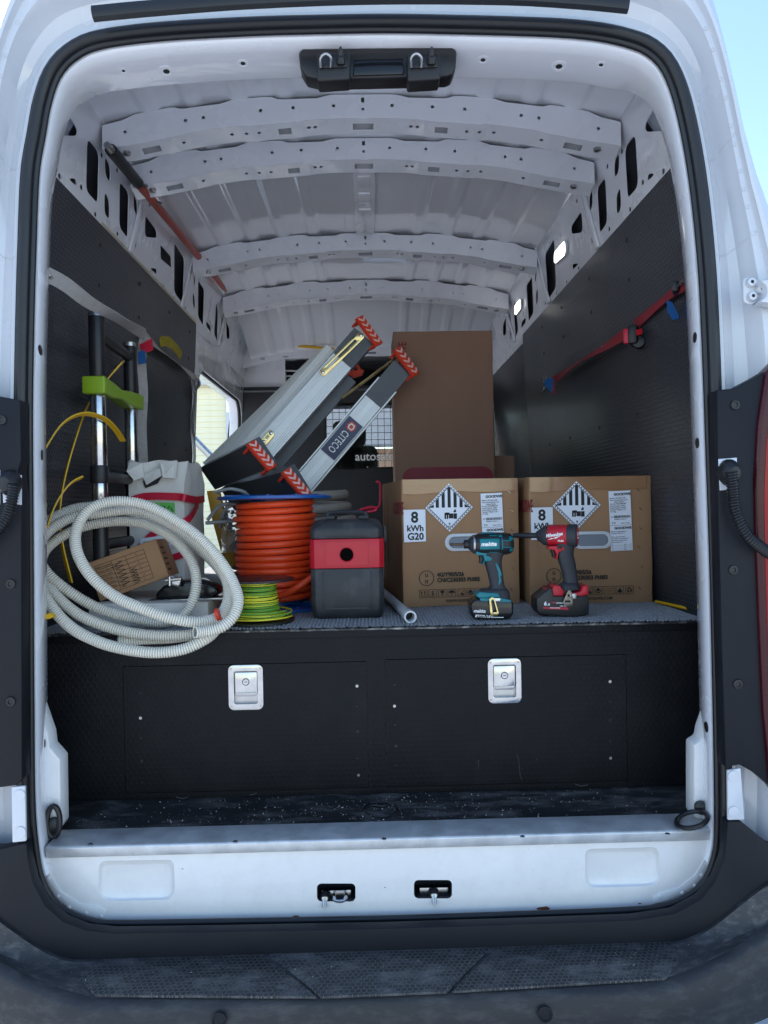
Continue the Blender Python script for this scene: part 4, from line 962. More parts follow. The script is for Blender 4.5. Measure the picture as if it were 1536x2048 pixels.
bl = battery_box(P(807, 1219, 2.27).xyz*V((1, 1, 0)).x*0+V((P(807, 1219, 2.27).x, 2.27, TOP)), 6, 5, 'brown battery carton marked 8 kWh G20, directly behind the teal driver', 241, .5)
br = battery_box(V((P(1061, 1213, 2.27).x, 2.27, TOP)), 1.2, 3, 'brown battery carton marked 8 kWh, behind the red driver near the right wall', 250)

# tall carton behind, and the dull one beside it
zt = P(888, 662, 3.15).z
o = P(790, 900, 3.15); s3 = 3.15/F
tb, M = carton('tall_carton', 'tall plain brown carton with a red band standing behind the battery cartons', V((o.x, 3.15, TOP)), 0, 199*s3, zt-TOP, .3, card2, None, .003, 9)
q = lambda u0, v0, u1, v1, r: rrect(u0, v0, u1, v1, r, 6)
vt = (zt-TOP)/s3
fprism(MB(), M, q(14, vt-342, 196, vt-272, 22), -.0060, .0006, s=s3).build('red_band', mat('dark_red_print', lin((122, 24, 44)), .6), tb, smooth=None)
mb = MB(); mb.text('GOODWE', .050, frame(V((0, 0, 1)), V((-1, 0, 0)), V((0, -1, 0)), M @ V((26*s3, -.0060, (vt-97)*s3))), bold=.02, sx=.72)
mb.build('lettering', ink_red, tb, recalc=False, smooth=None)
o2 = P(986, 912, 3.3)
db, _ = carton('plain_carton', 'plain dull brown carton half hidden right of the tall carton', V((o2.x, 3.3, TOP)), 0, .10, o2.z-TOP, .25, card2, None, .002, 11)

# ------------------------------------------------------------------ battered white carton with red tape
o = P(256, 1180, 2.36)
zt = P(300, 925, 2.36).z
w = (P(372, 1000, 2.36).x-P(260, 1000, 2.36).x); hgt = zt-TOP
wb = thing('battered_carton', 'battered white carton bound with red tape, green label on its front', 'box', V((o.x, 2.36, TOP)))
M = Matrix.Translation(V((P(258, 1000, 2.36).x, 2.36, TOP))) @ Matrix.Rotation(math.radians(-3), 4, 'Z')
def crump(p, a=.006):
    k = 1+3*sst(hgt*.8, hgt, p.z)
    return p+V((noise.noise(p*14), noise.noise(p*14+V((7, 0, 0))), .8*noise.noise(p*17+V((0, 9, 0)))))*a*k
mb = MB(); n = 14
def face(a, b, c): mb.grid(lambda u, v: M @ crump(a+b*u+c*v), n, n)
X, Y, Z = V((w, 0, 0)), V((0, .22, 0)), V((0, 0, hgt))
face(V((0, 0, 0)), X, Z); face(X, Y, Z); face(X+Y, -X, Z); face(Y, -Y, Z); face(Y, X, -Y)
mb.grid(lambda u, v: M @ crump(V((w*u, .22*v, hgt-.022*math.sin(PI*u)*math.sin(PI*v)))), n, n)
mb.build('carton', card_w, wb, weld=True, smooth=25)
for pts, nm in (([(.01, hgt+.004), (.055, hgt-.002), (.06, hgt-.05), (.03, hgt-.06), (.008, hgt-.03)], 'torn_flap'), ([(.11, hgt), (.17, hgt+.004), (.165, hgt-.055), (.125, hgt-.052)], 'torn_flap'), ([(.05, hgt-.04), (.11, hgt-.02), (.12, hgt-.045), (.07, hgt-.075)], 'torn_flap')):
    mb = MB(); mb.prism([M @ V((a, -.012-.006*k, b)) for k, (a, b) in enumerate(pts)], (0, .0025, 0)); mb.build(nm, card_w, wb)
MB().prism([M @ V((a, -.0085, b)) for a, b in ((.05, hgt-.06), (.115, hgt-.045), (.10, hgt-.07), (.058, hgt-.085))], (0, .002, 0)).build('torn_gap', dark, wb)
def band(pts, wd, nm='red_tape'):
    path = resample(crom([M @ V(q_) for q_ in pts], 8), .008); side = [V((0, 0, 1))]*len(path)
    ribbon(path, side, wd, .0012).build(nm, tape_r, wb)
E = -.010
s2 = 2.36/F
band([(-.008, .02, hgt-.125), (-.006, E, hgt-.13), (.06, E, hgt-.112), (w*.9, E, hgt-.115), (w+.008, E+.004, hgt-.12), (w+.010, .10, hgt-.125), (w+.01, .2, hgt-.12)], .024)
band([(w+.011, .12, hgt-.14), (w+.010, .01, hgt-.19), (w*.75, E, hgt-.205), (w*.45, E, hgt-.235), (w*.2, E, hgt-.28), (-.006, E, hgt-.33)], .022)
band([(-.006, E, hgt-.30), (w*.5, E, hgt-.325), (w+.008, E, hgt-.30)], .022)
fl = lambda a, b, off=-.0125: M @ V((a, off, b))
gl = MB().prism([fl(a, b) for a, b in ((.052, hgt-.178), (.156, hgt-.180), (.156, hgt-.134), (.052, hgt-.132))], (0, .001, 0)).build('green_label', mat('green_label', lin((96, 178, 82)), .5), wb, smooth=None)
mb = MB(); mb.text('CLIPSAL', .0215, flat(M, .058, hgt-.160, -.0132, 1.0), 'LEFT', .05, .18, .9); mb.text('3 CORE + EARTH', .009, flat(M, .058, hgt-.173, -.0132, 1.0), 'LEFT', .02)
c_ = (.139, hgt-.157); r_ = .013
for k in range(3):
    a0 = math.radians(90+120*k); a1 = math.radians(210+120*k); p0 = V((c_[0]+r_*math.cos(a0), c_[1]+r_*math.sin(a0), 0)); p1 = V((c_[0]+r_*math.cos(a1), c_[1]+r_*math.sin(a1), 0))
    e = (p1-p0).normalized(); nq = V((-e.y, e.x, 0))*.0014; p1 = p1-e*.006
    mb.prism([fl(q_.x, q_.y, -.0132) for q_ in (p0-nq, p1-nq, p1+nq, p0+nq)], (0, .0004, 0))
mb.build('lettering', ink, gl, recalc=False, smooth=None)
wl = MB().prism([fl(a, b) for a, b in ((.035, hgt-.30), (.165, hgt-.275), (.165, hgt-.235), (.04, hgt-.25))], (0, .001, 0)).build('white_label', paper, wb, smooth=None)
mb = MB()
for k in range(3):
    mb.text('VOLTS 450/750  AREA 2.5mm  LENGTH', .0072, flat(M, .048, hgt-.265-k*.010, -.0134, 1.0) @ Matrix.Rotation(math.radians(5), 4, 'Z'), 'LEFT', .01)
mb.build('lettering', ink, wl, recalc=False, smooth=None)

# ------------------------------------------------------------------ flat white carton and the small tilted brown carton
o = P(188, 1246, 2.02)
fw, M = carton('flat_white_carton', 'low flat off white carton with a barcode sticker lying under the coil', V((-.80, 2.02, TOP)), 0, .335, .062, .34, card_w, None, .003, 21)
bx = P(288, 1207, 2.0).x+.80
lb = MB().prism([M @ V((a, -.0068, b)) for a, b in ((bx, .018), (bx+.05, .020), (bx+.049, .047), (bx-.001, .046))], (0, .0006, 0)).build('barcode_label', paper, fw, smooth=None)
mb = MB(); x = .008; rb = random.Random(2)
while x < .042:
    w_ = rb.choice((.0006, .0009, .0014)); mb.prism([M @ V((bx+a, -.0074, b)) for a, b in ((x, .028), (x+w_, .028), (x+w_, .042), (x, .042))], (0, .0003, 0)); x += w_+rb.choice((.0007, .001))
mb.text('9 310137 042551', .006, flat(M, bx+.006, .0215, -.0074, 1.0)); mb.build('lettering', ink, lb, recalc=False, smooth=None)

sb = thing('small_carton', 'small brown carton printed with a table, tilted inside the conduit coil', 'box', P(200, 1202, 2.07))
ct = P(200, 1203, 2.07); k = 2.07/F
ex = V((math.cos(math.radians(19)), .10, math.sin(math.radians(19)))).normalized(); ey = V((0, 1, 0)); ey = (ey-ex*ey.dot(ex)).normalized(); ez = ex.cross(ey)
M = frame(ex, ey, ez, ct)
W, H, DD = 142*k, 80*k, .17
mb = MB(); mb.box(V((W/2, DD/2, H/2)), (W, DD, H)); mb.v = [M @ q for q in mb.v]
mb.build('carton', card, sb, bevel=.0025)
mb = MB(); L = lambda u0, v0, u1, v1, t=.0007: mb.prism([M @ V(q_) for q_ in ((u0-t, -.0006, v0-t), (u1+t, -.0006, v0-t), (u1+t, -.0006, v1+t), (u0-t, -.0006, v1+t))], ey*.0004)
u0, u1, v0, v1 = .02, .165, .012, .100
for q in (0, .33, .62, 1): L(lerp(u0, u1, q), v0, lerp(u0, u1, q), v1)
for j in range(8): L(u0, lerp(v0, v1, j/7), u1, lerp(v0, v1, j/7))
rowt = ('Main Content', 'Battery Box Model', 'Battery Grid', 'Wall Fixing', 'Dry Contact', 'Bolt Battery', 'Anchorage')
for j, s_ in enumerate(rowt):
    Mt = M @ Matrix.Translation((u0+.003, -.0008, lerp(v1, v0, (j+.75)/7))) @ Matrix.Rotation(PI/2, 4, 'X')
    mb.text(s_, .0075, Mt, bold=.01, ext=.0001)
    mb.text(str((4, 6, 8, 2, 1, 12, 2)[j]), .0075, Mt @ Matrix.Translation((.115, 0, 0)), bold=.01, ext=.0001)
mb.build('printed_table', mat('brown_ink', lin((74, 48, 30)), .6), sb, recalc=False, smooth=None)
mb = MB(); wig = [M @ V((.085+.012*math.sin(k_*1.3), -.0012, .092-k_*.0026)) for k_ in range(30)]
mb.tube(crom(wig, 3), .0008, 5); wig = [M @ V((.12+.008*math.sin(k_*1.7+1), -.0012, .06-k_*.0022)) for k_ in range(22)]; mb.tube(crom(wig, 3), .0008, 5)
mb.build('scribble', ink, sb, smooth=None)
mb = MB()
for k_ in range(5): mb.text('GW-BOX 0%d' % k_, .009, frame(ey, ez, ex, M @ V((W+.0006, .02, .018+k_*.017))), bold=.02)
mb.build('side_print', mat('brown_ink', (0, 0, 0)), sb, recalc=False, smooth=None)

# black saw body with a chrome clamp under the small carton
bs_ = thing('black_power_tool', 'black power tool body with a chrome clamp beneath the small tilted carton', 'power tool', P(370, 1195, 2.06))
mb = MB(); c0 = P(318, 1192, 2.12); 
prof = [(0, 0), (.16, .004), (.185, .02), (.18, .04), (.13, .062), (.06, .06), (.02, .045), (-.005, .02)]
mb.prism([V((c0.x+a, 2.09, TOP+.058+b)) for a, b in prof], (0, .07, 0)); mb.build('body', blackg, bs_, bevel=.012, seg=3)
MB().prism([V((c0.x+a, 2.075, TOP+.060+b)) for a, b in ((-.02, -.004), (.21, 0), (.215, .008), (-.02, .004))], (0, .11, 0)).build('base_plate', steel_b, bs_, bevel=.001)
cc = P(350, 1162, 2.07)
MB().box(cc, (.036, .02, .026), Matrix.Rotation(.3, 3, 'Y')).build('clamp', steel, bs_, bevel=.003)
MB().tube([cc+V((-.024, -.012, .004)), cc+V((.022, -.012, .008))], .006, 10).build('clamp_bolt', steel, bs_)
MB().tube([cc+V((-.012, -.014, -.012)), cc+V((-.012, -.014, .014))], .0045, 8).build('clamp_bar', steel, bs_)
# ------------------------------------------------------------------ coil of corrugated conduit hanging over the deck edge
Z4 = lambda x, y, d: P(60+x*.2995, 880+y*.2995, d)
CP = [(1104, 1284, 1.772), (1150, 1280, 1.782), (1210, 1272, 1.79), (1300, 1235, 1.80), (1372, 1150, 1.82), (1385, 1030, 1.85), (1300, 850, 1.90), (1150, 670, 1.93), (960, 530, 1.95), (760, 432, 1.95), (560, 410, 1.93), (400, 462, 1.90),
      (312, 590, 1.87), (312, 740, 1.84), (400, 900, 1.82), (560, 1040, 1.81), (760, 1130, 1.80), (950, 1192, 1.805), (1130, 1215, 1.83), (1270, 1170, 1.87), (1325, 1050, 1.91), (1305, 920, 1.95), (1200, 760, 1.98),
      (1040, 620, 2.0), (860, 520, 2.02), (690, 468, 2.02), (450, 492, 2.0), (260, 525, 1.97), (110, 625, 1.93), (50, 740, 1.90), (100, 872, 1.89), (250, 1005, 1.90), (450, 1120, 1.925), (680, 1190, 1.945),
      (880, 1218, 1.955), (1020, 1170, 1.96), (1095, 1050, 1.97), (1108, 900, 1.99), (1050, 760, 2.02), (930, 640, 2.05), (760, 560, 2.08), (560, 545, 2.08), (320, 592, 2.05), (130, 705, 2.0), (70, 830, 1.95),
      (120, 975, 1.89), (300, 1150, 1.862), (520, 1248, 1.856), (760, 1300, 1.854), (1000, 1306, 1.856), (1190, 1275, 1.87), (1320, 1180, 1.92), (1345, 1060, 1.98), (1290, 900, 2.04), (1120, 720, 2.08), (900, 580, 2.10),
      (650, 478, 2.10), (380, 445, 2.08), (160, 515, 2.03), (40, 650, 1.97), (20, 850, 1.90), (110, 1062, 1.84), (260, 1240, 1.815), (450, 1345, 1.805), (650, 1400, 1.80), (850, 1420, 1.80), (1030, 1395, 1.81),
      (1170, 1330, 1.83), (1230, 1275, 1.865), (1150, 1290, 1.885), (960, 1320, 1.885), (780, 1330, 1.88), (592, 1342, 1.87)]
path = crom([Z4(*q) for q in CP], 14)
pitch = .0062
q = resample(path, pitch/4)
cc_ = thing('conduit_coil', 'coil of pale grey corrugated conduit hanging over the deck edge at left', 'conduit coil', Z4(700, 1300, 1.85))
N = len(q)
prof = (.0142, .0146, .0142, .0116)
mb = MB(); mb.tube(q, lambda i: prof[i % 4], 14, cap=False, mi=lambda i, k: 1 if i % 4 in (2, 3) else 0); mb.build('corrugated_tube', [conduit_m, mat('shaded_conduit_groove', lin((198, 193, 180)), .55, var=.1)], cc_, recalc=False, smooth=70)  # darker groove faces paint in the shade between the rings
mb = MB()
for a, b in ((0, 30), (N-1, N-31)):
    st = 1 if b > a else -1; mb.tube([q[i] for i in range(a, b, st)], lambda i: .0117, 14, cap=False)
mb.build('tube_bore', mat('conduit_bore', lin((150, 148, 140)), .6), cc_, recalc=False)
e = MB(); t0 = (q[0]-q[4]).normalized(); e.lathe([(.0117, -.001), (.0148, -.001), (.0148, .0012), (.0117, .0012), (.0117, -.001)], q[0], t0, 20, cap=False); e.build('cut_end', conduit_m, cc_)
a = Z4(1255, 1165, 1.85); MB().tube([a+V((-.0045, 0, -.0015)), a+V((.0045, 0, .0015))], .0160, 14).build('marker_band', orange_p, cc_)

# ------------------------------------------------------------------ orange cable reel
rc = V((P(552, 1100, 2.36).x, 2.36, TOP)); zr = P(552, 992, 2.36).z
rl = thing('cable_reel', 'blue flanged reel wound with thick orange cable beside the red box', 'cable reel', rc)
for z in (TOP, zr-.012):
    fl_ = MB().lathe([(.03, 0), (.172, 0), (.187, .002), (.187, .010), (.172, .012), (.03, .012), (.03, 0)], V((rc.x, rc.y, z)), (0, 0, 1), 56, cap=False).build('flange', blue_p, rl)
    mb = MB()
    for k in range(12):
        a = 2*PI*k/12; mb.box(V((rc.x+.105*math.cos(a), rc.y+.105*math.sin(a), z+.0135)), (.13, .008, .004), Matrix.Rotation(a, 3, 'Z'))
    mb.build('flange_rib', blue_p, fl_)
MB().lathe([(.085, 0), (.085, zr-TOP-.02)], rc+V((0, 0, .01)), (0, 0, 1), 24).build('core', blue_p, rl)
cr = .0107; n_t = int((zr-TOP-.030)/(2*cr)); pts = []; rr = random.Random(4)
wob = [rr.uniform(-.003, .003) for _ in range(n_t+3)]
for k in range(n_t*40+1):
    t = k/40; i = int(t); f_ = t-i
    rad = .118+lerp(wob[i], wob[i+1], f_)+.013*math.exp(-((t-12.6)/.8)**2)+.004*math.exp(-((t-6)/4)**2)
    a = 2*PI*t; pts.append(V((rc.x+rad*math.cos(a), rc.y+rad*math.sin(a), TOP+.012+cr+(zr-TOP-.024-2*cr)*t/n_t+.0015*math.sin(a+i))))
MB().tube(pts, cr, 10).build('orange_cable', orange_c, rl, recalc=False, smooth=70)
lo = crom([P(x, y, d) for x, y, d in ((548, 1196, 2.225), (575, 1186, 2.215), (602, 1170, 2.21), (628, 1152, 2.225), (650, 1140, 2.26))], 8)
MB().tube(lo, cr, 10).build('loose_cable_end', orange_c, rl, smooth=70)

# ------------------------------------------------------------------ green and yellow earth wire spool
wc = V((P(517, 1220, 2.05).x, 2.05, TOP)); zw = P(517, 1156, 2.05).z
ws = thing('wire_spool', 'small black spool of green and yellow earth wire in front of the reel', 'wire spool', wc)
for z in (TOP, zw-.008):
    MB().lathe([(.012, 0), (.09, 0), (.104, .001), (.104, .007), (.098, .008), (.03, .006), (.012, .006), (.012, 0)], V((wc.x, wc.y, z)), (0, 0, 1), 40, cap=False).build('flange', black, ws)
MB().lathe([(.035, 0), (.035, zw-TOP-.01)], wc+V((0, 0, .005)), (0, 0, 1), 20).build('core', black, ws)
wr = .0026; hh_ = zw-TOP-.018; n_t = int(hh_/(2*wr)); pts = []
for k in range(n_t*36+1):
    t = k/36; a = 2*PI*t; rad = .050+.016*(1-t/n_t)**2+.002*math.sin(t*2.7)
    pts.append(V((wc.x+rad*math.cos(a), wc.y+rad*math.sin(a), TOP+.009+wr+(hh_-2*wr)*t/n_t+.001*math.sin(a*.5+t))))
stripe = lambda i, k: 1 if (k+i//46) % 8 < 4 else 0
MB().tube(pts, wr, 8, mi=stripe).build('wire', [green_w, yellow_w], ws, recalc=False, smooth=70)
pts = []
for k in range(36*5):
    t = k/36; a = 2*PI*t; rad = .072+.012*math.sin(t*1.9)+.012*max(0, math.cos(a+.3)); pts.append(V((wc.x+rad*math.cos(a), wc.y+rad*math.sin(a), TOP+.012+.004*t+.002*math.sin(a*1.5))))
MB().tube(pts, wr, 8, mi=stripe).build('loose_wire', [green_w, yellow_w], ws, recalc=False, smooth=70)

# ------------------------------------------------------------------ black and red tool case
D1 = 2.06; k1 = D1/F
tc_ = thing('tool_case', 'scuffed black tool case with a red band and round hole in its end', 'tool case', V((P(690, 1240, D1).x, D1, TOP)))
xc0 = P(694, 1140, D1).x
def cz_(py): return P(692, py, D1).z
W_ = 146*k1
def rsec(w, y0, y1, r, z, ch=.014):
    """chamfered rectangle section at height z"""
    x0, x1 = xc0-w/2, xc0+w/2
    return [V(q_) for q_ in ((x0+ch, y0, z), (x1-ch, y0, z), (x1, y0+ch, z), (x1, y1-ch, z), (x1-ch, y1, z), (x0+ch, y1, z), (x0, y1-ch, z), (x0, y0+ch, z))]
ya, yb_ = D1, D1+.26
zr0, zr1, zt_ = cz_(1137), cz_(1078), cz_(1040)
MB().rings([rsec(W_*.93, ya+.012, yb_-.012, 0, TOP), rsec(W_*.97, ya+.004, yb_-.004, 0, TOP+.012), rsec(W_, ya, yb_, 0, TOP+.03), rsec(W_*1.005, ya, yb_, 0, zr0)], True, 0, True, True).build('lower_shell', scuff, tc_, bevel=.003, bang=.3)
MB().rings([rsec(W_*1.02, ya-.003, yb_, 0, zr0+.001), rsec(W_*1.02, ya-.003, yb_, 0, zr1)], True, 0, True, True).build('red_band', redp, tc_, bevel=.002, bang=.3)
MB().rings([rsec(W_, ya+.001, yb_, 0, zr1+.001), rsec(W_, ya+.002, yb_, 0, zr1+.03), rsec(W_*.93, ya+.012, yb_-.012, 0, zt_-.008, .03), rsec(W_*.86, ya+.025, yb_-.03, 0, zt_, .03)], True, 0, True, True).build('upper_shell', scuff, tc_, bevel=.004, bang=.3)
xp, zp = xc0-W_*.33, (zr0+zr1)/2; hp = (zr1-zr0)
pan = [V((xc0+a*W_, ya-.0065, zp+b*hp)) for a, b in ((-.29, -.38), (.29, -.38), (.29, .42), (-.29, .42))]
hc = [V((a, ya-.0065, b)) for a, b in circ(xc0, zp-.002, .0225, 24)]
pnl = MB().prism(pan, (0, .0036, 0), [hc]).build('end_panel', redp, tc_)
MB().lathe([(.0225, 0), (.0225, -.002), (.0195, -.0035), (.0195, .004), (.0225, .004)], V((xc0, ya-.004, zp-.002)), (0, 1, 0), 28, cap=False).build('hole_rim', redp, pnl)
MB().lathe([(.0196, -.0030), (.019, -.0032), (.0001, -.0032)], V((xc0, ya-.0005, zp-.002)), (0, 1, 0), 24, cap=False).build('hole_shade', hole_m, pnl)  # flat black disc painted as the shade of a deep hole
MB().prism([V((xc0+a, ya-.003, b)) for a, b in ((-.062, TOP+.028), (.062, TOP+.028), (.06, TOP+.034), (-.06, TOP+.034))], (0, .004, 0)).build('moulded_rib', scuff, tc_, bevel=.001)
for sx in (-1, 1): MB().prism([V((xc0+sx*a, ya-.002, b)) for a, b in ((.068, TOP+.03), (.072, TOP+.03), (.072, zr0-.01), (.068, zr0-.01))], (0, .003, 0)).build('moulded_rib', scuff, tc_, bevel=.001)
MB().prism([V((xc0+a, ya-.0025, b)) for a, b in ((-.055, zr1+.004), (.06, zr1+.004), (.06, zr1+.007), (-.055, zr1+.007))], (0, .004, 0)).build('moulded_rib', scuff, tc_, bevel=.001)
for sx in (-.5, .5): MB().box(V((xc0+sx*.10, ya+.13, zt_+.006)), (.03, .17, .012)).build('lid_rail', scuff, tc_, bevel=.004)
MB().tube(crom([V((xc0-.05, ya+.06, zt_+.004)), V((xc0-.05, ya+.06, zt_+.02)), V((xc0+.05, ya+.06, zt_+.02)), V((xc0+.05, ya+.06, zt_+.004))], 5), .007, 8).build('handle', black, tc_)
MB().box(V((xc0+W_/2+.006, ya+.10, zr1+.01)), (.01, .05, .05)).build('side_latch', black, tc_, bevel=.003)
# red lead lying on the case
rlw = MB().tube(crom([P(x, y, d) for x, y, d in ((708, 1024, 2.30), (728, 1018, 2.28), (748, 1015, 2.26), (752, 1020, 2.25), (735, 1024, 2.25), (715, 1023, 2.27), (738, 1014, 2.3), (758, 1012, 2.34), (760, 968, 2.5), (752, 964, 2.52))], 6), .0042, 6).build('red_lead', tape_r, None, smooth=70)
tag(rlw, 'thin red lead curled on top of the black tool case', 'cable')

# white pvc pipe
zp_ = TOP+.017
pa, pb_ = V((P(821, 1237, 1.965).x, 1.965, zp_)), V((-.02, 3.1, zp_))
pp = thing('pvc_pipe', 'white plastic pipe with a bell end lying beside the left battery carton', 'pipe', pa)
dv = (pb_-pa).normalized()
MB().lathe([(.0125, .05), (.0125, .004), (.0135, 0), (.0172, 0), (.0175, .003), (.0175, .045), (.0145, .06), (.0142, (pb_-pa).length)], pa, dv, 24, cap=False).build('pipe_wall', pvc, pp)
MB().lathe([(.0126, .045), (.0001, .046)], pa, dv, 16, cap=False).build('pipe_bore', dark, pp)

# ------------------------------------------------------------------ cordless drivers
def local_tool(name, label, px, py, d, yaw, cat='impact driver'):
    o = V((P(px, py, d).x, d, TOP)); t = thing(name, label, cat, o, None)
    M = Matrix.Translation(o) @ Matrix.Rotation(math.radians(yaw), 4, 'Z')
    return t, M
def tp(mb, M, pts, y0, y1, s, holes=()):     # pts in photo px, x right z up, extruded from y0 to y1
    r3 = M.to_3x3()
    return mb.prism([M @ V((a*s, y0, b*s)) for a, b in pts], r3 @ V((0, y1-y0, 0)), [[M @ V((a*s, y0, b*s)) for a, b in h] for h in holes])
def lofted(M, rows, s, n=16):
    """rows: (x centre px, z px, half width x px, half depth m)"""
    R = []
    for (cx, z, hx, hy) in rows:
        r = []
        for k in range(n):
            a = 2*PI*k/n; ca, sa = math.cos(a), math.sin(a)
            r.append(M @ V(((cx+hx*math.copysign(abs(ca)**.75, ca))*s, hy*math.copysign(abs(sa)**.75, sa), z*s)))
        R.append(r)
    return MB().rings(R, True, 0, True, True)
# teal driver: origin at base centre px (980,1241); zoom scale 10.24 from (920,1050)
s = 2.02/F
mk, M = local_tool('cordless_driver', 'teal and black cordless driver standing on its battery before the left carton', 981, 1241, 2.02, 0)
Q = lambda L: [(920+a/10.24-981, 1241-(1050+b/10.24)) for a, b in L]
ax = (M.to_3x3() @ V((1, 0, 0)))
cz0 = 1241-(1050+420/10.24)
oc = M @ V((0, 0, cz0*s))
X_ = lambda a: (920+a/10.24-981)*s
mb = MB(); mb.lathe([(.0105, X_(100)), (.0125, X_(108)), (.0125, X_(190)), (.0165, X_(205))], oc, ax, 24)
mb.build('bit_collar', black, mk, bevel=.001)
MB().lathe([(.0150, X_(205)), (.0185, X_(225)), (.0245, X_(275))], oc, ax, 28).build('nose_cone', grip, mk)
MB().lathe([(.0245, X_(275)), (.0262, X_(280)), (.0275, X_(315)), (.0258, X_(322))], oc, ax, 28).build('gear_ring', steel_b, mk)
MB().lathe([(.0262, X_(322)), (.0305, X_(400)), (.0322, X_(480)), (.0325, X_(780)), (.0320, X_(960)), (.0285, X_(1060)), (.022, X_(1105)), (.008, X_(1112))], oc, ax, 32).build('motor_housing', black, mk, smooth=40)
# teal shells wrapped on the camera side
def shell(prof, a0, a1, m, nm, n=10): return MB().lathe(prof, oc, ax, n, math.radians(a0), math.radians(a1), ref=(0, -1, 0), cap=False).build(nm, m, mk)
shell([(.0318, X_(400)), (.0336, X_(430)), (.0338, X_(780)), (.0325, X_(800))], -28, 24, teal, 'side_badge')
shell([(.0318, X_(440)), (.0336, X_(470)), (.0336, X_(730)), (.0325, X_(745))], -100, -62, teal, 'top_shell')
shell([(.0318, X_(600)), (.0334, X_(610)), (.0334, X_(640)), (.0326, X_(760))], -52, -44, teal, 'vent_trim')
shell([(.0318, X_(600)), (.0334, X_(610)), (.0334, X_(760)), (.0326, X_(770))], 40, 46, teal, 'vent_trim')
for a in (-17, 15): shell([(.0318, X_(840)), (.0333, X_(850)), (.0328, X_(1010)), (.0305, X_(1040))], a-2, a+2, teal, 'rear_trim', 3)
shell([(.0318, X_(840)), (.0335, X_(848)), (.0335, X_(862)), (.032, X_(868))], -30, 28, teal, 'rear_trim')
shell([(.0318, X_(790)), (.0336, X_(800)), (.0336, X_(860)), (.032, X_(868))], -52, -36, teal, 'rear_trim')
shell([(.0310, X_(1000)), (.0300, X_(1050)), (.0262, X_(1085))], -45, -22, teal, 'rear_cap_trim'); shell([(.0310, X_(1010)), (.0300, X_(1050)), (.0262, X_(1085))], 24, 44, teal, 'rear_cap_trim')
for k_ in range(3):
    for j in range(3):
        shell([(.0333, X_(785+j*18)), (.0340, X_(787+j*18)), (.0340, X_(795+j*18)), (.0333, X_(797+j*18))], -12+k_*9, -7+k_*9, dark, 'vent_slot', 2)
Mt = M @ Matrix.Translation((X_(418), -.0345, (1241-(1050+446/10.24))*s)) @ Matrix.Rotation(PI/2, 4, 'X')
MB().text('makita', .0150, Mt, 'LEFT', .045, .25, 1.08, ext=.0004).build('lettering', ink_w, mk, recalc=False, smooth=None)
# handle
HZ = lambda b: 1241-(1050+b/10.24); HX = lambda a: 920+a/10.24-981
lofted(M, [(HX(700), HZ(560), 27, .024), (HX(690), HZ(680), 20, .021), (HX(690), HZ(780), 18, .0195), (HX(720), HZ(950), 16, .0185), (HX(755), HZ(1150), 15, .0185), (HX(775), HZ(1280), 14.5, .019), (HX(770), HZ(1345), 19, .023)], s).build('handle', grip, mk, smooth=60)
lofted(M, [(HX(700), HZ(1340), 26, .026), (HX(700), HZ(1400), 31, .031), (HX(690), HZ(1560), 34, .034), (HX(690), HZ(1600), 34, .034)], s, 20).build('foot', grip, mk, bevel=0, smooth=60)
mb = MB(); tp(mb, M, Q([(325, 560), (745, 585), (640, 760), (510, 770), (480, 840), (450, 830), (500, 740), (480, 650), (330, 630)]), -.020, .020, s); mb.build('trigger_guard', teal, mk, bevel=.003)
mb = MB(); tp(mb, M, Q([(405, 650), (490, 655), (505, 720), (490, 790), (455, 825), (400, 805), (415, 760)]), -.010, .010, s); mb.build('trigger', black, mk, bevel=.003)
mb = MB(); tp(mb, M, Q([(535, 622), (625, 608), (640, 640), (620, 665), (535, 655)]), -.0225, .0225, s); mb.build('direction_switch', dark, mk, bevel=.001)
mb = MB(); tp(mb, M, Q([(720, 815), (745, 800), (800, 900), (840, 1000), (850, 1060), (815, 1080), (840, 1160), (830, 1200), (770, 1275), (790, 1150), (775, 1000)]), -.0196, -.015, s); mb.build('grip_insert', teal, mk, bevel=.001)
mb = MB(); tp(mb, M, Q([(300, 1440), (370, 1380), (740, 1410), (785, 1475), (780, 1500), (350, 1495)]), -.036, .036, s); mb.build('foot_shell', teal, mk, bevel=.003)
mb = MB(); tp(mb, M, Q([(370, 1500), (780, 1500), (1010, 1555), (1010, 1600), (400, 1605)]), -.0362, .0362, s); mb.build('foot_trim', teal, mk, bevel=.002)
mb = MB(); tp(mb, M, Q([(300, 1510), (1020, 1560), (1055, 1640), (1050, 1850), (980, 1925), (870, 1950), (290, 1930), (210, 1870), (185, 1650), (220, 1560)]), -.0365, .0365, s); bt = mb.build('battery', blackg, mk, bevel=.006, seg=3)
mb = MB()
mb.text('makita', .0125, M @ Matrix.Translation((HX(240)*s, -.0373, HZ(1780)*s)) @ Matrix.Rotation(PI/2, 4, 'X') @ Matrix.Rotation(-.05, 4, 'Z'), 'LEFT', .03, .25)
tp(mb, M, Q([(285, 1830), (470, 1845), (445, 1895), (270, 1880)]), -.0373, -.0365, s)
mb.text('/18V', .011, M @ Matrix.Translation((HX(470)*s, -.0373, HZ(1895)*s)) @ Matrix.Rotation(PI/2, 4, 'X') @ Matrix.Rotation(-.05, 4, 'Z'), 'LEFT', .02, .25)
tp(mb, M, Q([(610, 1880), (850, 1890), (845, 1905), (612, 1898)]), -.0373, -.0365, s)
mb.build('lettering', ink_w, bt, recalc=False, smooth=None)
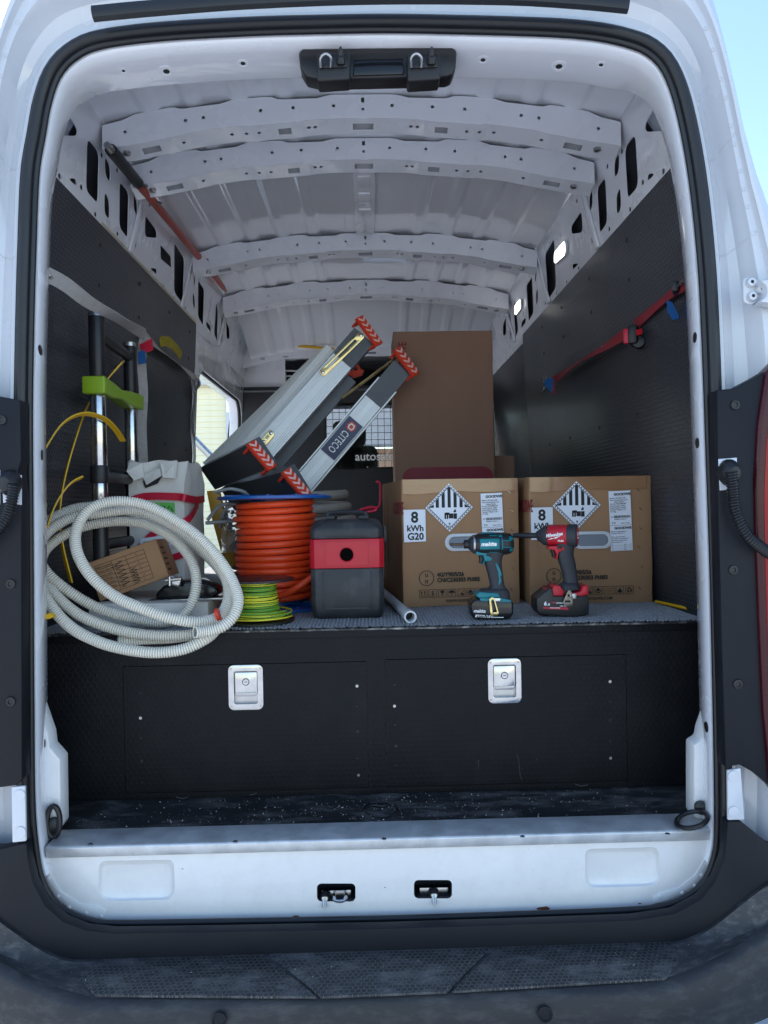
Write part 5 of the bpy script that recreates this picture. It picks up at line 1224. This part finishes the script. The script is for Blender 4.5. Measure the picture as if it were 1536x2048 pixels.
mb = MB(); mb.text('4.0Ah', .0085, M @ Matrix.Translation((HX(295)*s, -.0377, HZ(1883)*s)) @ Matrix.Rotation(PI/2, 4, 'X') @ Matrix.Rotation(-.05, 4, 'Z'), 'LEFT', .04, .2); mb.build('capacity_print', ink, bt, recalc=False, smooth=None)
mb = MB(); tp(mb, M, Q([(545, 1510), (600, 1465), (650, 1490), (740, 1800), (700, 1840), (580, 1850), (560, 1760)]), -.050, -.046, s, [Q([(585, 1540), (620, 1515), (640, 1540), (700, 1770), (610, 1780)])]); mb.build('belt_hook', zinc, mk, bevel=.0008)
mb = MB(); tp(mb, M, Q([(650, 1490), (775, 1500), (770, 1560), (660, 1560)]), -.048, -.036, s); mb.build('hook_mount', steel, mk, bevel=.001)
# drill bit
mb = MB(); x0 = X_(-190); mb.tube([oc+ax*lerp(X_(100), x0, k_/60) for k_ in range(61)], lambda i: .0036*(1 if i < 56 else (61-i)/5), 8)
tw = []
for k_ in range(81):
    t = k_/80; a = t*9*PI; tw.append(oc+ax*lerp(X_(90), X_(-160), t)+V((0, .0034*math.cos(a), .0034*math.sin(a))))
mb.tube(tw, .0016, 6); mb.build('drill_bit', mat('bronze_bit', (.16, .10, .07), .35, .8), mk)

# red driver, zoom scale 9.753 from (1040,1040); base bottom 1236 at 1118
s = 2.05/F
ml, M = local_tool('cordless_driver', 'red and black cordless driver standing on its battery before the right carton', 1119, 1236, 2.05, 0)
Q = lambda L: [(1040+a/9.753-1119, 1236-(1040+b/9.753)) for a, b in L]
HX = lambda a: 1040+a/9.753-1119
HZ = lambda b: 1236-(1040+b/9.753)
Mb = M @ Matrix.Translation((HX(880)*s, 0, HZ(345)*s)) @ Matrix.Rotation(math.radians(-24), 4, 'Z')
ax = Mb.to_3x3() @ V((1, 0, 0)); oc = Mb @ V((0, 0, 0)); X_ = lambda a: (a-880)/9.753*s/math.cos(math.radians(24))
sh = lambda prof, m, nm, n=32, cap=True: MB().lathe(prof, oc, ax, n, cap=cap).build(nm, m, ml, smooth=40)
sh([(.003, X_(-150)), (.0042, X_(-90)), (.0042, X_(-30))], steel, 'screw_bit', 10)
sh([(.0055, X_(-40)), (.0075, X_(20)), (.0080, X_(150)), (.0080, X_(420))], black, 'bit_holder', 14)
sh([(.010, X_(400)), (.0165, X_(425)), (.020, X_(470)), (.0275, X_(520)), (.0295, X_(590)), (.0300, X_(620))], grip, 'nose_cone')
sh([(.0300, X_(615)), (.0318, X_(640)), (.0320, X_(900)), (.0310, X_(950))], redp, 'motor_housing')
sh([(.0300, X_(945)), (.0330, X_(955)), (.0332, X_(1080)), (.0322, X_(1110)), (.028, X_(1120))], grip, 'rear_collar')
sh([(.0265, X_(1115)), (.026, X_(1124)), (.024, X_(1128)), (.0001, X_(1129))], redp, 'rear_cap', 28, False)
r3 = Mb.to_3x3()
Me = frame(r3 @ V((0, 1, 0)), V((0, 0, 1)), r3 @ V((1, 0, 0)), oc+ax*(X_(1131)))
MB().text('FUEL', .0135, Me @ Matrix.Translation((0, .000, 0)), 'CENTER', .03, .1, ext=.0003).build('cap_lettering', ink_w, ml, recalc=False, smooth=None)
MB().text('BRUSHLESS', .0055, Me @ Matrix.Translation((0, -.008, 0)), 'CENTER', .02, .1, ext=.0003).build('cap_lettering', ink_w, ml, recalc=False, smooth=None)
mb = MB(); Mt = Mb @ Matrix.Translation((X_(600), -.0329, -.0045)) @ Matrix.Rotation(PI/2, 4, 'X') @ Matrix.Rotation(math.radians(9), 4, 'Z')
mb.text('Milwaukee', .0135, Mt, 'LEFT', .03, .3, .82, ext=.0004)
mb.prism([Mt @ V(q_) for q_ in ((.004, -.008, .0002), (.016, -.0035, .0002), (.018, -.005, .0002), (.045, .0, .0002), (.026, -.0075, .0002), (.024, -.0055, .0002))], r3 @ V((0, .0004, 0)))
mb.text('FUEL', .0075, Mb @ Matrix.Translation((X_(800), -.0322, -.0165)) @ Matrix.Rotation(PI/2, 4, 'X'), 'LEFT', .03, .2, 1.1)
mb.build('lettering', ink_w, ml, recalc=False, smooth=None)
lofted(M, [(HX(900), HZ(500), 22, .022), (HX(900), HZ(600), 17.5, .0205), (HX(890), HZ(720), 17, .0195), (HX(935), HZ(880), 16.2, .0185), (HX(980), HZ(1080), 14.6, .0180), (HX(1000), HZ(1240), 14.2, .0185), (HX(985), HZ(1300), 17, .022)], s).build('handle', grip, ml, smooth=60)
lofted(M, [(HX(985), HZ(1270), 16, .022), (HX(960), HZ(1330), 21, .028), (HX(960), HZ(1400), 21, .031)], s).build('foot', grip, ml, smooth=60)
mb = MB(); tp(mb, M, Q([(548, 545), (960, 530), (940, 570), (740, 670), (720, 790), (690, 800), (700, 690), (660, 620), (555, 600)]), -.020, .020, s); mb.build('trigger_guard', redp, ml, bevel=.003)
mb = MB(); tp(mb, M, Q([(600, 600), (660, 615), (690, 680), (690, 780), (640, 760), (640, 690)]), -.010, .010, s); mb.build('trigger', black, ml, bevel=.003)
mb = MB(); tp(mb, M, Q([(705, 550), (800, 545), (805, 580), (790, 595), (715, 590)]), -.0225, .0225, s); mb.build('direction_switch', dark, ml, bevel=.001)
mb = MB(); tp(mb, M, Q([(405, 1450), (490, 1350), (545, 1350), (560, 1495), (410, 1495)]), -.030, .030, s); tp(mb, M, Q([(575, 1370), (615, 1290), (740, 1300), (810, 1420), (800, 1500), (580, 1500)]), -.034, .034, s)
mb.build('battery_latch', redp, ml, bevel=.004)
mb = MB(); tp(mb, M, Q([(940, 1440), (1085, 1435), (1150, 1400), (1160, 1330), (1280, 1295), (1285, 1480), (1060, 1545), (1000, 1530)]), -.036, .036, s); mb.build('foot_shell', redp, ml, bevel=.004)
mb = MB(); tp(mb, M, Q([(265, 1540), (380, 1450), (520, 1335), (570, 1340), (600, 1500), (1270, 1500), (1280, 1560), (1275, 1860), (1000, 1915), (320, 1850), (265, 1760)]), -.0385, .0385, s); bt = mb.build('battery', black, ml, bevel=.005, seg=3)
mb = MB(); tp(mb, M, Q([(385, 1700), (870, 1718), (870, 1765), (390, 1735)]), -.0398, -.038, s); tp(mb, M, Q([(560, 1608), (625, 1608), (625, 1630), (550, 1630)]), -.0398, -.038, s); mb.build('red_print', tape_r, bt, recalc=False, smooth=None)
mb = MB(); TT = lambda t_, sz, a, b, bd=.03: mb.text(t_, sz, M @ Matrix.Translation((HX(a)*s, -.0402, HZ(b)*s)) @ Matrix.Rotation(PI/2, 4, 'X') @ Matrix.Rotation(-.04, 4, 'Z'), 'LEFT', bd)
TT('6', .0145, 405, 1668, .06); TT('.0', .0092, 470, 1672, .05); TT('LITHIUM', .0052, 640, 1640); TT('ION 18V', .0048, 715, 1700); TT('HIGH OUTPUT', .0045, 515, 1728, .02)
mb.build('lettering', ink_w, bt, recalc=False, smooth=None)
mb = MB(); tp(mb, M, Q([(860, 1385), (915, 1385), (950, 1500), (955, 1640), (920, 1690), (790, 1680), (755, 1620), (790, 1540)]), -.047, -.043, s, [Q([(800, 1580), (905, 1580), (905, 1615), (795, 1615)]), Q([(850, 1460), (905, 1470), (905, 1510), (855, 1505)])])
mb.build('belt_hook', mat('bronze_steel', (.22, .2, .17), .4, .8), ml, bevel=.001)
MB().box(M @ V((HX(960)*s, -.040, HZ(1500)*s)), (.02, .012, .016)).build('hook_mount', steel_b, ml, bevel=.002)

# ------------------------------------------------------------------ folded aluminium work platform with four orange feet
lad = thing('work_platform', 'folded aluminium work platform with orange chevron feet leaning over the load', 'work platform', P(480, 960, 2.6))
def rail(p0, p1, wdir, w, t, name, m, groove=0, chan=False, parent=lad):
    a = (p1-p0).normalized(); wd = (wdir-a*wdir.dot(a)).normalized(); nf = a.cross(wd)
    if nf.y > 0: nf = -nf                     # faces the doorway
    prof = []
    if chan: prof = [(-w/2, -t), (-w/2, 0), (-w/2+.006, 0), (-w/2+.006, -t+.005), (w/2-.006, -t+.005), (w/2-.006, 0), (w/2, 0), (w/2, -t)]
    else:
        prof = [(-w/2, -t), (-w/2, 0)]
        if groove:
            for side in (-1, 1):
                base = -w/2+.004 if side < 0 else w*.14
                for k_ in range(groove):
                    x0 = base+k_*(w*.34/groove); prof += [(x0, 0), (x0+.0004, -.0022), (x0+.0022, -.0022), (x0+.0026, 0)]
        prof += [(w/2, 0), (w/2, -t)]
    R = [[p+wd*u+nf*v for u, v in prof] for p in (p0, p1)]
    o = MB().rings(R, True, 0, True, True).build(name, m, parent, bevel=0, smooth=20)
    return a, wd, nf
def foot(c, a, wd, nf, L=.13, th=.045):
    """orange foot with a chevron tread: c centre of the sole, a axis pointing into the leg"""
    f = MB(); Rm = Matrix((wd, nf, a)).transposed()
    f.box(c+a*.008, (L, th, .016), Rm); 
    for sg in (-1, 1): f.box(c+wd*(sg*(L/2-.012))+a*.03, (.010, th*.8, .05), Rm)
    fo = f.build('foot', orange_p, lad, bevel=.003)
    for k_ in range(5):
        u = (k_-2)*(L/5.4); g_ = MB()
        pts = [(u-.012, -th*.42), (u-.003, -th*.42), (u+.010, 0), (u-.003, th*.42), (u-.012, th*.42), (u+.001, 0)]
        g_.prism([c+wd*x_+nf*y_-a*.0008 for x_, y_ in pts], -a*.0022); g_.build('tread', chev, fo)
# rear pair of legs (upper right feet); the soles are cut at an angle to the legs and face the doorway
tr_ = lambda p0, p1, t: p0.lerp(p1, t)
def cutfoot(c, leg_axis, wdir, L, th=.046, k=.72):
    u = V((leg_axis.x, 0, leg_axis.z)).normalized(); wd = wdir.normalized()
    af = (u*math.sqrt(1-k*k)+V((0, k, 0))).normalized(); af = (af-wd*af.dot(wd)).normalized(); nf = af.cross(wd)
    foot(c, af, wd, nf, L, th)
wA = (P(763, 690, 2.95)-P(722, 634, 2.95))
A0, A1 = P(732, 667, 2.95), P(532, 895, 2.92)
aA = (A1-A0).normalized()
a_, w_, n_ = rail(tr_(A0, A1, .20), A1+(A1-A0)*.06, wA, .096, .045, 'leg_rail', alu_l, 4)
rail(A0+aA*.012, tr_(A0, A1, .24), wA, .103, .047, 'leg_end', alu_d)
cutfoot(P(740, 660, 2.93), aA, wA, .142)
wB = (P(838, 752, 3.0)-P(797, 696, 3.0)); B0, B1 = P(808, 730, 3.0), P(600, 975, 2.97); aB = (B1-B0).normalized()
ab, wbv, nb = rail(tr_(B0, B1, .16), B1+(B1-B0)*.1, wB, .100, .035, 'leg_rail', alu_l, 0, True)
rail(B0+aB*.012, tr_(B0, B1, .30), wB, .090, .012, 'leg_end', alu_d)
rail(tr_(B0, B1, .30), tr_(B0, B1, 1.06), wB, .080, .029, 'leg_web', alu_l, 4)
cutfoot(P(815, 722, 2.98), aB, wB, .140)
# company sticker on the second leg
Bm = tr_(B0, B1, .60)+nb*.004
Ms = frame(aB, -wbv if (-wbv).cross(aB).dot(nb) < 0 else wbv, nb, Bm)
ys = Ms.to_3x3() @ V((0, 1, 0))
up = ys
# lettering reads from the upper foot downwards
Ls, Hs = .185, .074
def sk(u, v, o=0.0): return Bm+aB*u+wbv*v+nb*o
stk = MB().prism([sk(-Ls/2, -Hs/2), sk(Ls/2, -Hs/2), sk(Ls/2, Hs/2), sk(-Ls/2, Hs/2)], nb*.0015).build('sticker', mat('navy_sticker', lin((30, 42, 86)), .35), lad, smooth=None)
Mt = frame(aB, nb.cross(aB), nb, sk(-.034, 0, .0018))
vdir = nb.cross(aB)
mb = MB(); mb.text('CITECO', .046, Mt @ Matrix.Translation((0, -.0165, 0)), 'LEFT', .012, 0, .62, ext=.0003, space=1.08); mb.build('lettering', ink_w, stk, recalc=False, smooth=None)
hx = [(-.021, -.013), (.0, -.021), (.0165, -.013), (.0165, .013), (0, .021), (-.021, .013)]
hq = lambda L, o: [sk(-.060, 0, o)+aB*a*1.0+vdir*b for a, b in L]
MB().prism(hq(hx, .0018), nb*.0004).build('emblem', orange_p, stk, smooth=None)
hi = [(a*.70, b*.70) for a, b in hx]; hj = [(a*.42, b*.42) for a, b in hx]
MB().prism(hq(hi, .0024), nb*.0004, [hq(hj, .0024)]).build('emblem_ring', ink_w, stk, smooth=None)
# plank behind the first leg: ribbed tread seen on edge
p1_, p2_, p3_, p4_ = P(664, 694, 2.99), P(452, 945, 2.96), P(408, 930, 3.45), P(640, 706, 3.50)
for v_ in (.10, .38, .66, .94):
    rail(p1_.lerp(p4_, v_), p2_.lerp(p3_, v_), wA, .040-.006*v_, .022, 'platform_slat', alu_s, 2)
# inner dark rail between the legs and a rung
rail(tr_(A0, A1, .30)+V((.05, .09, -.02)), A1+(A1-A0)*.1+V((.055, .09, -.02)), wA, .075, .03, 'inner_rail', alu_d)
MB().tube([P(684, 796, 2.98), P(792, 716, 3.02)], .006, 8).build('brace', zinc, lad)
# yellow zinc stays
def stay(p0, p1, w):
    a = (p1-p0).normalized(); wd = (wA-a*wA.dot(a)).normalized(); nf = a.cross(wd); nf = -nf if nf.y > 0 else nf
    L = (p1-p0).length; f = lambda u, v, o=0: p0+a*u+wd*v+nf*o
    out = [(u-L/2, v) for u, v in rrect(-.012, -w/2, L+.012, w/2, w*.48, 5)]; out = [(u+L/2, v) for u, v in out]
    slot = rrect(.028, -w*.2, L-.028, w*.1, w*.12, 3)
    o = MB().prism([f(u, v, .006) for u, v in out], nf*.003, [[f(u, v, .006) for u, v in slot]]).build('stay', zinc, lad, bevel=.0008)
    for u in (0, L): MB().lathe([(.008, 0), (.0075, .004), (.003, .006), (.0001, .006)], f(u, 0, .009), nf, 12, cap=False).build('stay_rivet', steel, o)
stay(P(722, 672, 2.945), P(646, 746, 2.94), .032)
stay(P(542, 867, 2.92), P(528, 884, 2.915), .032)
# front pair of legs with dark sides (lower feet), running back to the left
for (cx, cy, d, ex_, ey_, de) in ((518, 912, 2.44, 415, 958, 2.85), (588, 968, 2.42, 455, 1000, 2.85)):
    C0 = P(cx, cy, d); C1 = P(ex_, ey_, de); aC = (C1-C0).normalized(); wC = P(cx+23, cy+26, d)-P(cx-23, cy-28, d)
    rail(C0+aC*.012, C1, wC, .104, .05, 'folded_leg', alu_d)
    cutfoot(P(cx+7, cy-3, d-.01), aC, wC, .118, .042, .6)

# ------------------------------------------------------------------ grey conduit coil behind the reel, yellow level, plastic tubing
gc = V((P(585, 1040, 2.95).x, 2.95, TOP)); gco = thing('grey_conduit_coil', 'weathered grey conduit coil standing behind the orange cable reel', 'conduit coil', gc)
zt2 = P(640, 978, 2.8).z; pts = []; nt_ = 7; gr = .020
for k in range(nt_*60+1):
    t = k/60; a = 2*PI*t; rad = .245+.006*math.sin(t*3.1)-.03*sst(5, 7, t); pts.append(V((gc.x+rad*math.cos(a), gc.y+rad*math.sin(a), TOP+gr+(zt2-TOP-2*gr)*t/nt_)))
qq = resample(pts, .004); MB().tube(qq, lambda i: gr if i % 3 else gr*.93, 10).build('corrugated_tube', conduit_g, gco, recalc=False, smooth=70)
yl = MB().prism([P(x, y, 2.62) for x, y in ((413, 982), (437, 980), (474, 1128), (452, 1142), (424, 1040))], (0, .03, 0)).build('spirit_level', mat('yellow_level', lin((176, 132, 36)), .5), None, bevel=.003)
tag(yl, 'yellow level leaning between the white carton and the reel', 'level')
pt = thing('clear_tubing', 'tangle of clear plastic tubing and film left of the orange reel', 'tubing', P(455, 1080, 2.5))
grey_t = mat('translucent_tube', lin((176, 180, 184)), .2, trans=.35, ior=1.3)
for L_ in ([(415, 1040, 2.45), (440, 1012, 2.44), (470, 1008, 2.43), (495, 1016, 2.45)], [(430, 985, 2.5), (460, 978, 2.48), (490, 985, 2.5), (500, 1000, 2.55)], [(440, 1055, 2.5), (450, 1020, 2.45), (478, 1005, 2.45)], [(412, 1046, 2.47), (440, 1044, 2.46), (478, 1040, 2.48)]):
    MB().tube(crom([P(*q_) for q_ in L_], 8), .0065, 8).build('tube', grey_t, pt, smooth=70)
def film(u, v):
    p = P(lerp(442, 486, u), lerp(1020, 1105, v), 2.5); return p+V((0, .03*noise.noise(V((u*3, v*4, 2))), 0))+V((noise.noise(V((u*4, v*3, 5)))*.012, 0, .0))
MB().grid(film, 20, 26).build('film', mat('clear_film', (.9, .92, .95), .15, trans=.85, ior=1.15, bump=.8, bs=18), pt, smooth=70)

# ------------------------------------------------------------------ telescopic ladder by the left wall
tl_ = thing('telescopic_ladder', 'black and steel telescopic ladder with a lime green bracket against the left wall', 'ladder', (-.80, 2.25, TOP))
xa, ya_ = P(196, 800, 2.10).x, 2.10
xb, yb2 = P(262, 830, 2.40).x, 2.40
for (x, y, r, segs) in ((xa, ya_, .0225, ((P(203, 630, 2.10).z, P(200, 757, 2.10).z, 'b'), (P(200, 790, 2.10).z, P(196, 932, 2.10).z, 's'), (P(196, 932, 2.1).z, P(196, 966, 2.1).z, 'c'), (P(196, 966, 2.1).z, P(196, 1000, 2.1).z, 's'), (P(196, 1000, 2.1).z, TOP, 'b'))),
                       (xb, yb2, .0210, ((P(262, 690, 2.4).z, P(262, 790, 2.4).z, 'b'), (P(262, 815, 2.4).z, P(262, 945, 2.4).z, 's'), (P(262, 945, 2.4).z, P(262, 975, 2.4).z, 'c'), (P(262, 975, 2.4).z, TOP, 'b')))):
    for z1, z0, kd in segs:
        rr_ = {'b': r, 's': r*1.0, 'c': r*1.18}[kd]
        MB().lathe([(rr_*.96, z0), (rr_, z0+.003), (rr_, z1-.003), (rr_*.96, z1)], (x, y, 0), (0, 0, 1), 24).build({'b': 'stile', 's': 'steel_tube', 'c': 'collar'}[kd], {'b': black, 's': steel, 'c': black}[kd], tl_)
    zc = segs[0][0]; MB().lathe([(r*1.02, zc-.006), (r*1.02, zc+.006), (r*.8, zc+.01)], (x, y, 0), (0, 0, 1), 20).build('end_cap', steel_b, tl_)
zg = P(200, 773, 2.10).z; zg2 = P(262, 803, 2.40).z
R = []
for t in (0, .12, .3, .5, .7, .88, 1):
    y = lerp(ya_-.035, yb2+.035, t); z = lerp(zg, zg2, t); x = lerp(xa, xb, t); hw_ = .034-.009*math.sin(PI*t); hz = .026-.004*math.sin(PI*t)-.008*(t > .4)*(t < .6)
    R.append([V((x+a*hw_, y, z+b*hz)) for a, b in ((-1, -1), (1, -1), (1, 1), (-1, 1))])
MB().rings(R, True, 0, True, True).build('bracket', lime, tl_, bevel=.006, seg=3)
for za, zb_ in ((P(200, 665, 2.10).z, P(262, 715, 2.40).z), (P(196, 952, 2.1).z, P(262, 960, 2.40).z), (P(196, 1090, 2.1).z, P(262, 1080, 2.40).z)):
    MB().tube([V((xa, ya_, za)), V((xb, yb2, zb_))], .017, 12).build('rung', black, tl_)
MB().tube([P(228, 742, 2.25), P(246, 722, 2.32)], .006, 8).build('release_rod', zinc, tl_)

# yellow flat hose looped by the wall
yh = thing('flat_hose', 'yellow flat hose looped behind the telescopic ladder', 'hose', P(130, 1100, 2.0))
for k_, L_ in enumerate(([(72, 935, 1.92), (92, 895, 1.94), (125, 848, 1.97), (165, 828, 2.0), (205, 836, 2.06), (230, 858, 2.12), (246, 882, 2.18)], [(244, 725, 2.22), (210, 765, 2.2), (176, 810, 2.16), (150, 880, 2.1), (128, 960, 2.06), (118, 1030, 2.04), (124, 1090, 2.04), (142, 1165, 2.06)],
           [(166, 954, 2.0), (140, 968, 1.98), (116, 1000, 1.96), (100, 1035, 1.94), (84, 1090, 1.92)])):
    path = resample(crom([P(*q_) for q_ in L_], 8), .012)
    ribbon(path, V((.55, -.6, .35)), .017, .004).build('hose_loop', yellow_f, yh, smooth=50)
yt = MB().prism([P(x, y, 1.755) for x, y in ((86, 1231), (98, 1226), (106, 1234), (94, 1239))], (.004, .012, .0)).build('yellow_tag', yellow_f, None, bevel=.001)
tag(yt, 'small yellow tag poking past the left door pillar', 'tag')

# ------------------------------------------------------------------ straps on the walls
gs_ = thing('grey_strap', 'grey webbing strap running along the left wall above the ladder', 'strap', P(285, 668, 2.7))
def strap(pts, w, m, par, side, tw=0, nm='webbing'):
    path = resample(crom([P(*q_) for q_ in pts], 8), .02); n = len(path)
    sd = []
    for i in range(n):
        t = i/max(1, n-1); b = V(side); t_ = (path[min(i+1, n-1)]-path[max(0, i-1)]).normalized()
        sd.append(Matrix.Rotation(tw*math.sin(PI*t)*(1 if i % 2 == 0 else 1), 3, t_) @ b)
    return ribbon(path, sd, w, .0022).build(nm, m, par, smooth=50)
strap([(92, 548, 1.80), (130, 568, 1.88), (180, 606, 2.0), (230, 634, 2.14), (290, 669, 2.60)], .038, strap_g, gs_, (.25, 0, 1), 1.1)
strap([(290, 672, 2.78), (322, 700, 3.0), (356, 728, 3.3), (392, 757, 3.58)], .034, strap_g, gs_, (.2, 0, 1), -1.2)
strap([(288, 674, 2.60), (283, 720, 2.62), (287, 790, 2.64), (284, 850, 2.66), (287, 925, 2.66)], .032, strap_g, gs_, (1, .6, 0), .25, 'hanging_tail')
MB().tube(crom([P(80, 540, 1.72), P(92, 546, 1.78), P(104, 556, 1.84), P(98, 552, 1.80)], 5), .006, 8).build('hook', steel, gs_)
MB().tube(crom([P(388, 758, 3.56), P(396, 760, 3.6), P(398, 770, 3.6), P(388, 780, 3.58), P(384, 772, 3.57)], 5), .008, 8).build('hook', steel_b, gs_)
for L_, m_ in (([(278, 690), (304, 676), (306, 700), (288, 706)], tape_r), ([(276, 704), (290, 700), (292, 726), (277, 728)], blue_f)):
    MB().prism([P(x, y, 2.58) for x, y in L_], (0, .004, 0)).build('fabric_tag', m_, gs_)
wbl = MB().tube([P(386+2*math.sin(k_*.9), 760+k_*17, 3.56+.004*k_) for k_ in range(11)], .010, 8).build('plastic_wrap', mat('clear_film', (0, 0, 0)), gs_, smooth=70)
yr = MB(); pa_ = resample(crom([P(*q_) for q_ in ((320, 684, 3.0), (334, 682, 3.05), (345, 690, 3.1), (354, 700, 3.15), (362, 712, 3.2))], 8), .006)
yr = ribbon(pa_, [V((.1, .3*math.sin(i*.5), 1)) for i in range(len(pa_))], .042, .004)
yo = yr.build('rope_end', mat('yellow_black_braid', lin((150, 136, 44)), .8, var=.6, vs=70, stretch=(1, 3, 1)), None, smooth=60)
tag(yo, 'frayed yellow and black braid hanging on the left wall', 'braid')

rs_ = thing('ratchet_strap', 'red ratchet strap with blue tags stretched along the right wall', 'strap', P(1262, 680, 2.3))
strap([(1374, 566, 1.86), (1352, 580, 1.98), (1332, 596, 2.06), (1300, 624, 2.18), (1270, 650, 2.30)], .034, strap_r, rs_, (-.2, 0, 1), .5)
strap([(1250, 668, 2.36), (1210, 694, 2.54), (1170, 716, 2.78), (1140, 738, 3.0), (1106, 762, 3.30)], .036, strap_r, rs_, (-.2, 0, 1), 1.0)
rb_ = P(1268, 672, 2.28)
Rz = Matrix.Rotation(math.radians(62), 3, 'Z')
MB().box(rb_, (.075, .03, .06), Rz).build('ratchet_body', black, rs_, bevel=.008)
MB().lathe([(.019, -.018), (.019, .018)], rb_+V((.012, -.012, -.024)), Rz @ V((1, 0, 0)), 16).build('ratchet_drum', black, rs_, bevel=.002)
MB().box(P(1257, 672, 2.27), (.02, .032, .05), Rz).build('ratchet_handle', tape_r, rs_, bevel=.007)
MB().prism([P(x, y, 2.22) for x, y in ((1272, 660), (1284, 656), (1285, 668), (1273, 671))], (0, .003, 0)).build('ratchet_label', redp, rs_)
sq_ = lambda x0, y0, w_, h_: [P(x0, y0, 2.60), P(x0+w_, y0-w_*.62, 2.60), P(x0+w_, y0-w_*.62+h_, 2.60), P(x0, y0+h_, 2.60)]
lm = MB(); lm.prism([P(x, y, 2.585) for x, y in ((1203, 692), (1210, 688), (1211, 696), (1204, 700))], (0, .001, 0), [[P(x, y, 2.585) for x, y in ((1204.2, 693.2), (1209, 690.2), (1209.8, 695.2), (1205, 698.2))]])
lm.build('strap_print', ink_w, rs_, smooth=None)
for L_, d in (([(1334, 600), (1345, 605), (1360, 636), (1346, 640), (1336, 622)], 2.0), ([(1088, 762), (1100, 754), (1108, 760), (1104, 786), (1096, 778), (1090, 772)], 3.26)):
    MB().prism([P(x, y, d) for x, y in L_], (0, .004, 0)).build('blue_tag', blue_f, rs_)
for L_ in ([(1352, 576, 1.96), (1366, 564, 1.88), (1378, 560, 1.80), (1380, 570, 1.78)], [(1106, 764, 3.3), (1094, 772, 3.34), (1086, 782, 3.36), (1092, 750, 3.36)]):
    MB().tube(crom([P(*q_) for q_ in L_], 5), .006, 8).build('hook', steel, rs_)
MB().box(P(1352, 576, 1.95), (.05, .02, .03), Rz).build('hook_sleeve', black, rs_, bevel=.006)
MB().tube([P(1108, 770, 3.26), P(1108, 788, 3.26)], .004, 6).build('cord_end', tape_r, rs_)

# orange pipe clipped under the left roof rail
op = thing('orange_pipe', 'long orange pipe with a black end clipped under the left roof rail', 'pipe', P(350, 455, 3.0))
a, b = P(222, 300, 2.17), P(470, 602, 4.25); m_ = a.lerp(b, .115)
MB().tube([m_, b], .0155, 14).build('pipe_wall', orange_pipe, op)
MB().tube([a, m_+(b-a)*.01], .0185, 14).build('rubber_end', black, op)
MB().lathe([(.010, -.035), (.012, -.01), (.015, 0)], a, (b-a), 12).build('tip', steel_b, op)
for t in (.13, .21, .93):
    p = a.lerp(b, t); MB().tube([p+V((-.03, 0, .02)), p+V((.03, -.01, -.012))], .006, 8).build('clip', steel_b, op)

# bits and pieces: overhead cage, orange clamp, yellow rods, floor cable
cg = thing('wire_cage', 'small wire cage on the bulkhead shelf behind the work platform', 'wire cage', P(565, 778, 5.0))
for y_, d in ((742, 5.05), (752, 5.05)):
    MB().tube(crom([P(538, 782, d), P(540, 760, d), P(556, y_+2, d), P(590, y_, d), P(620, y_+4, d), P(630, 782, d)], 6), .006, 6).build('wire', pvc, cg)
for x in (552, 572, 592, 612): MB().tube([P(x, 746, 5.05), P(x, 784, 5.05)], .004, 6).build('wire', steel_b, cg)
MB().box(P(578, 772, 5.12), (.22, .1, .09)).build('cage_contents', trim, cg, bevel=.01)
oc_ = thing('orange_clamp', 'orange plastic clamp hanging behind the work platform', 'clamp', P(710, 745, 3.2))
MB().prism([P(x, y, 3.2) for x, y in ((696, 748), (700, 733), (708, 726), (717, 729), (722, 738), (728, 740), (724, 748), (706, 754))], (0, .04, 0), [[P(x, y, 3.2) for x, y in ((706, 737), (711, 732), (716, 738), (711, 742))]]).build('jaw', orange_p, oc_, bevel=0)
MB().prism([P(x, y, 3.21) for x, y in ((694, 750), (706, 754), (703, 762), (693, 758))], (0, .03, 0)).build('grip', blue_p, oc_, bevel=.003)
yb3 = MB().tube([P(596, 692, 4.86), P(668, 698, 4.84)], .010, 8).build('yellow_rod', yellow_f, None); tag(yb3, 'yellow rod resting on the overhead beam behind the platform', 'rod')
yr2 = MB().tube([PZ(1312, 1203, TOP+.008), PZ(1416, 1226, TOP+.008)], .005, 8).build('measuring_rod', yellow_f, None); tag(yr2, 'thin yellow rod lying along the deck beside the right wall', 'rod')
fc = MB(); fz = .6855
fc.tube(crom([PZ(x, y, fz) for x, y in ((722, 1622), (736, 1608), (756, 1604), (774, 1608), (764, 1612), (744, 1610), (732, 1616))], 6), .0035, 6); fc.tube(crom([PZ(x, y, fz) for x, y in ((730, 1624), (750, 1632), (775, 1632), (796, 1620), (792, 1614))], 6), .002, 6)
fo_ = fc.build('cable_offcut', black, None, smooth=70); tag(fo_, 'black cable offcut curled on the floor below the drawers', 'cable')
# crumbs of plaster and sawdust on the floor and bumper step
cb = MB(); rr = random.Random(11)
def crumb(p, r):
    vs = [p+V((rr.uniform(-1, 1), rr.uniform(-1, 1), rr.uniform(0, 1.2)))*r for _ in range(3)]+[p+V((0, 0, r))]
    cb.add(vs, [(0, 1, 2), (0, 1, 3), (1, 2, 3), (2, 0, 3)])
for _ in range(900):
    x = rr.gauss(0, .45); 
    if abs(x) < .76: crumb(V((x, rr.uniform(1.74, 1.905), .6825)), rr.choice((.0007, .0009, .0012, .0016, .0024)))
for _ in range(160):
    x = rr.uniform(-.72, .72); crumb(V((x, rr.uniform(1.47, 1.56), .471)), rr.choice((.0007, .001, .0016)))
co_ = cb.build('plaster_crumbs', mat('plaster', lin((216, 212, 204)), .8), None, smooth=None, recalc=False)
co_['kind'] = 'stuff'; co_['label'] = 'white plaster crumbs scattered over floor and bumper step'; co_['category'] = 'debris'
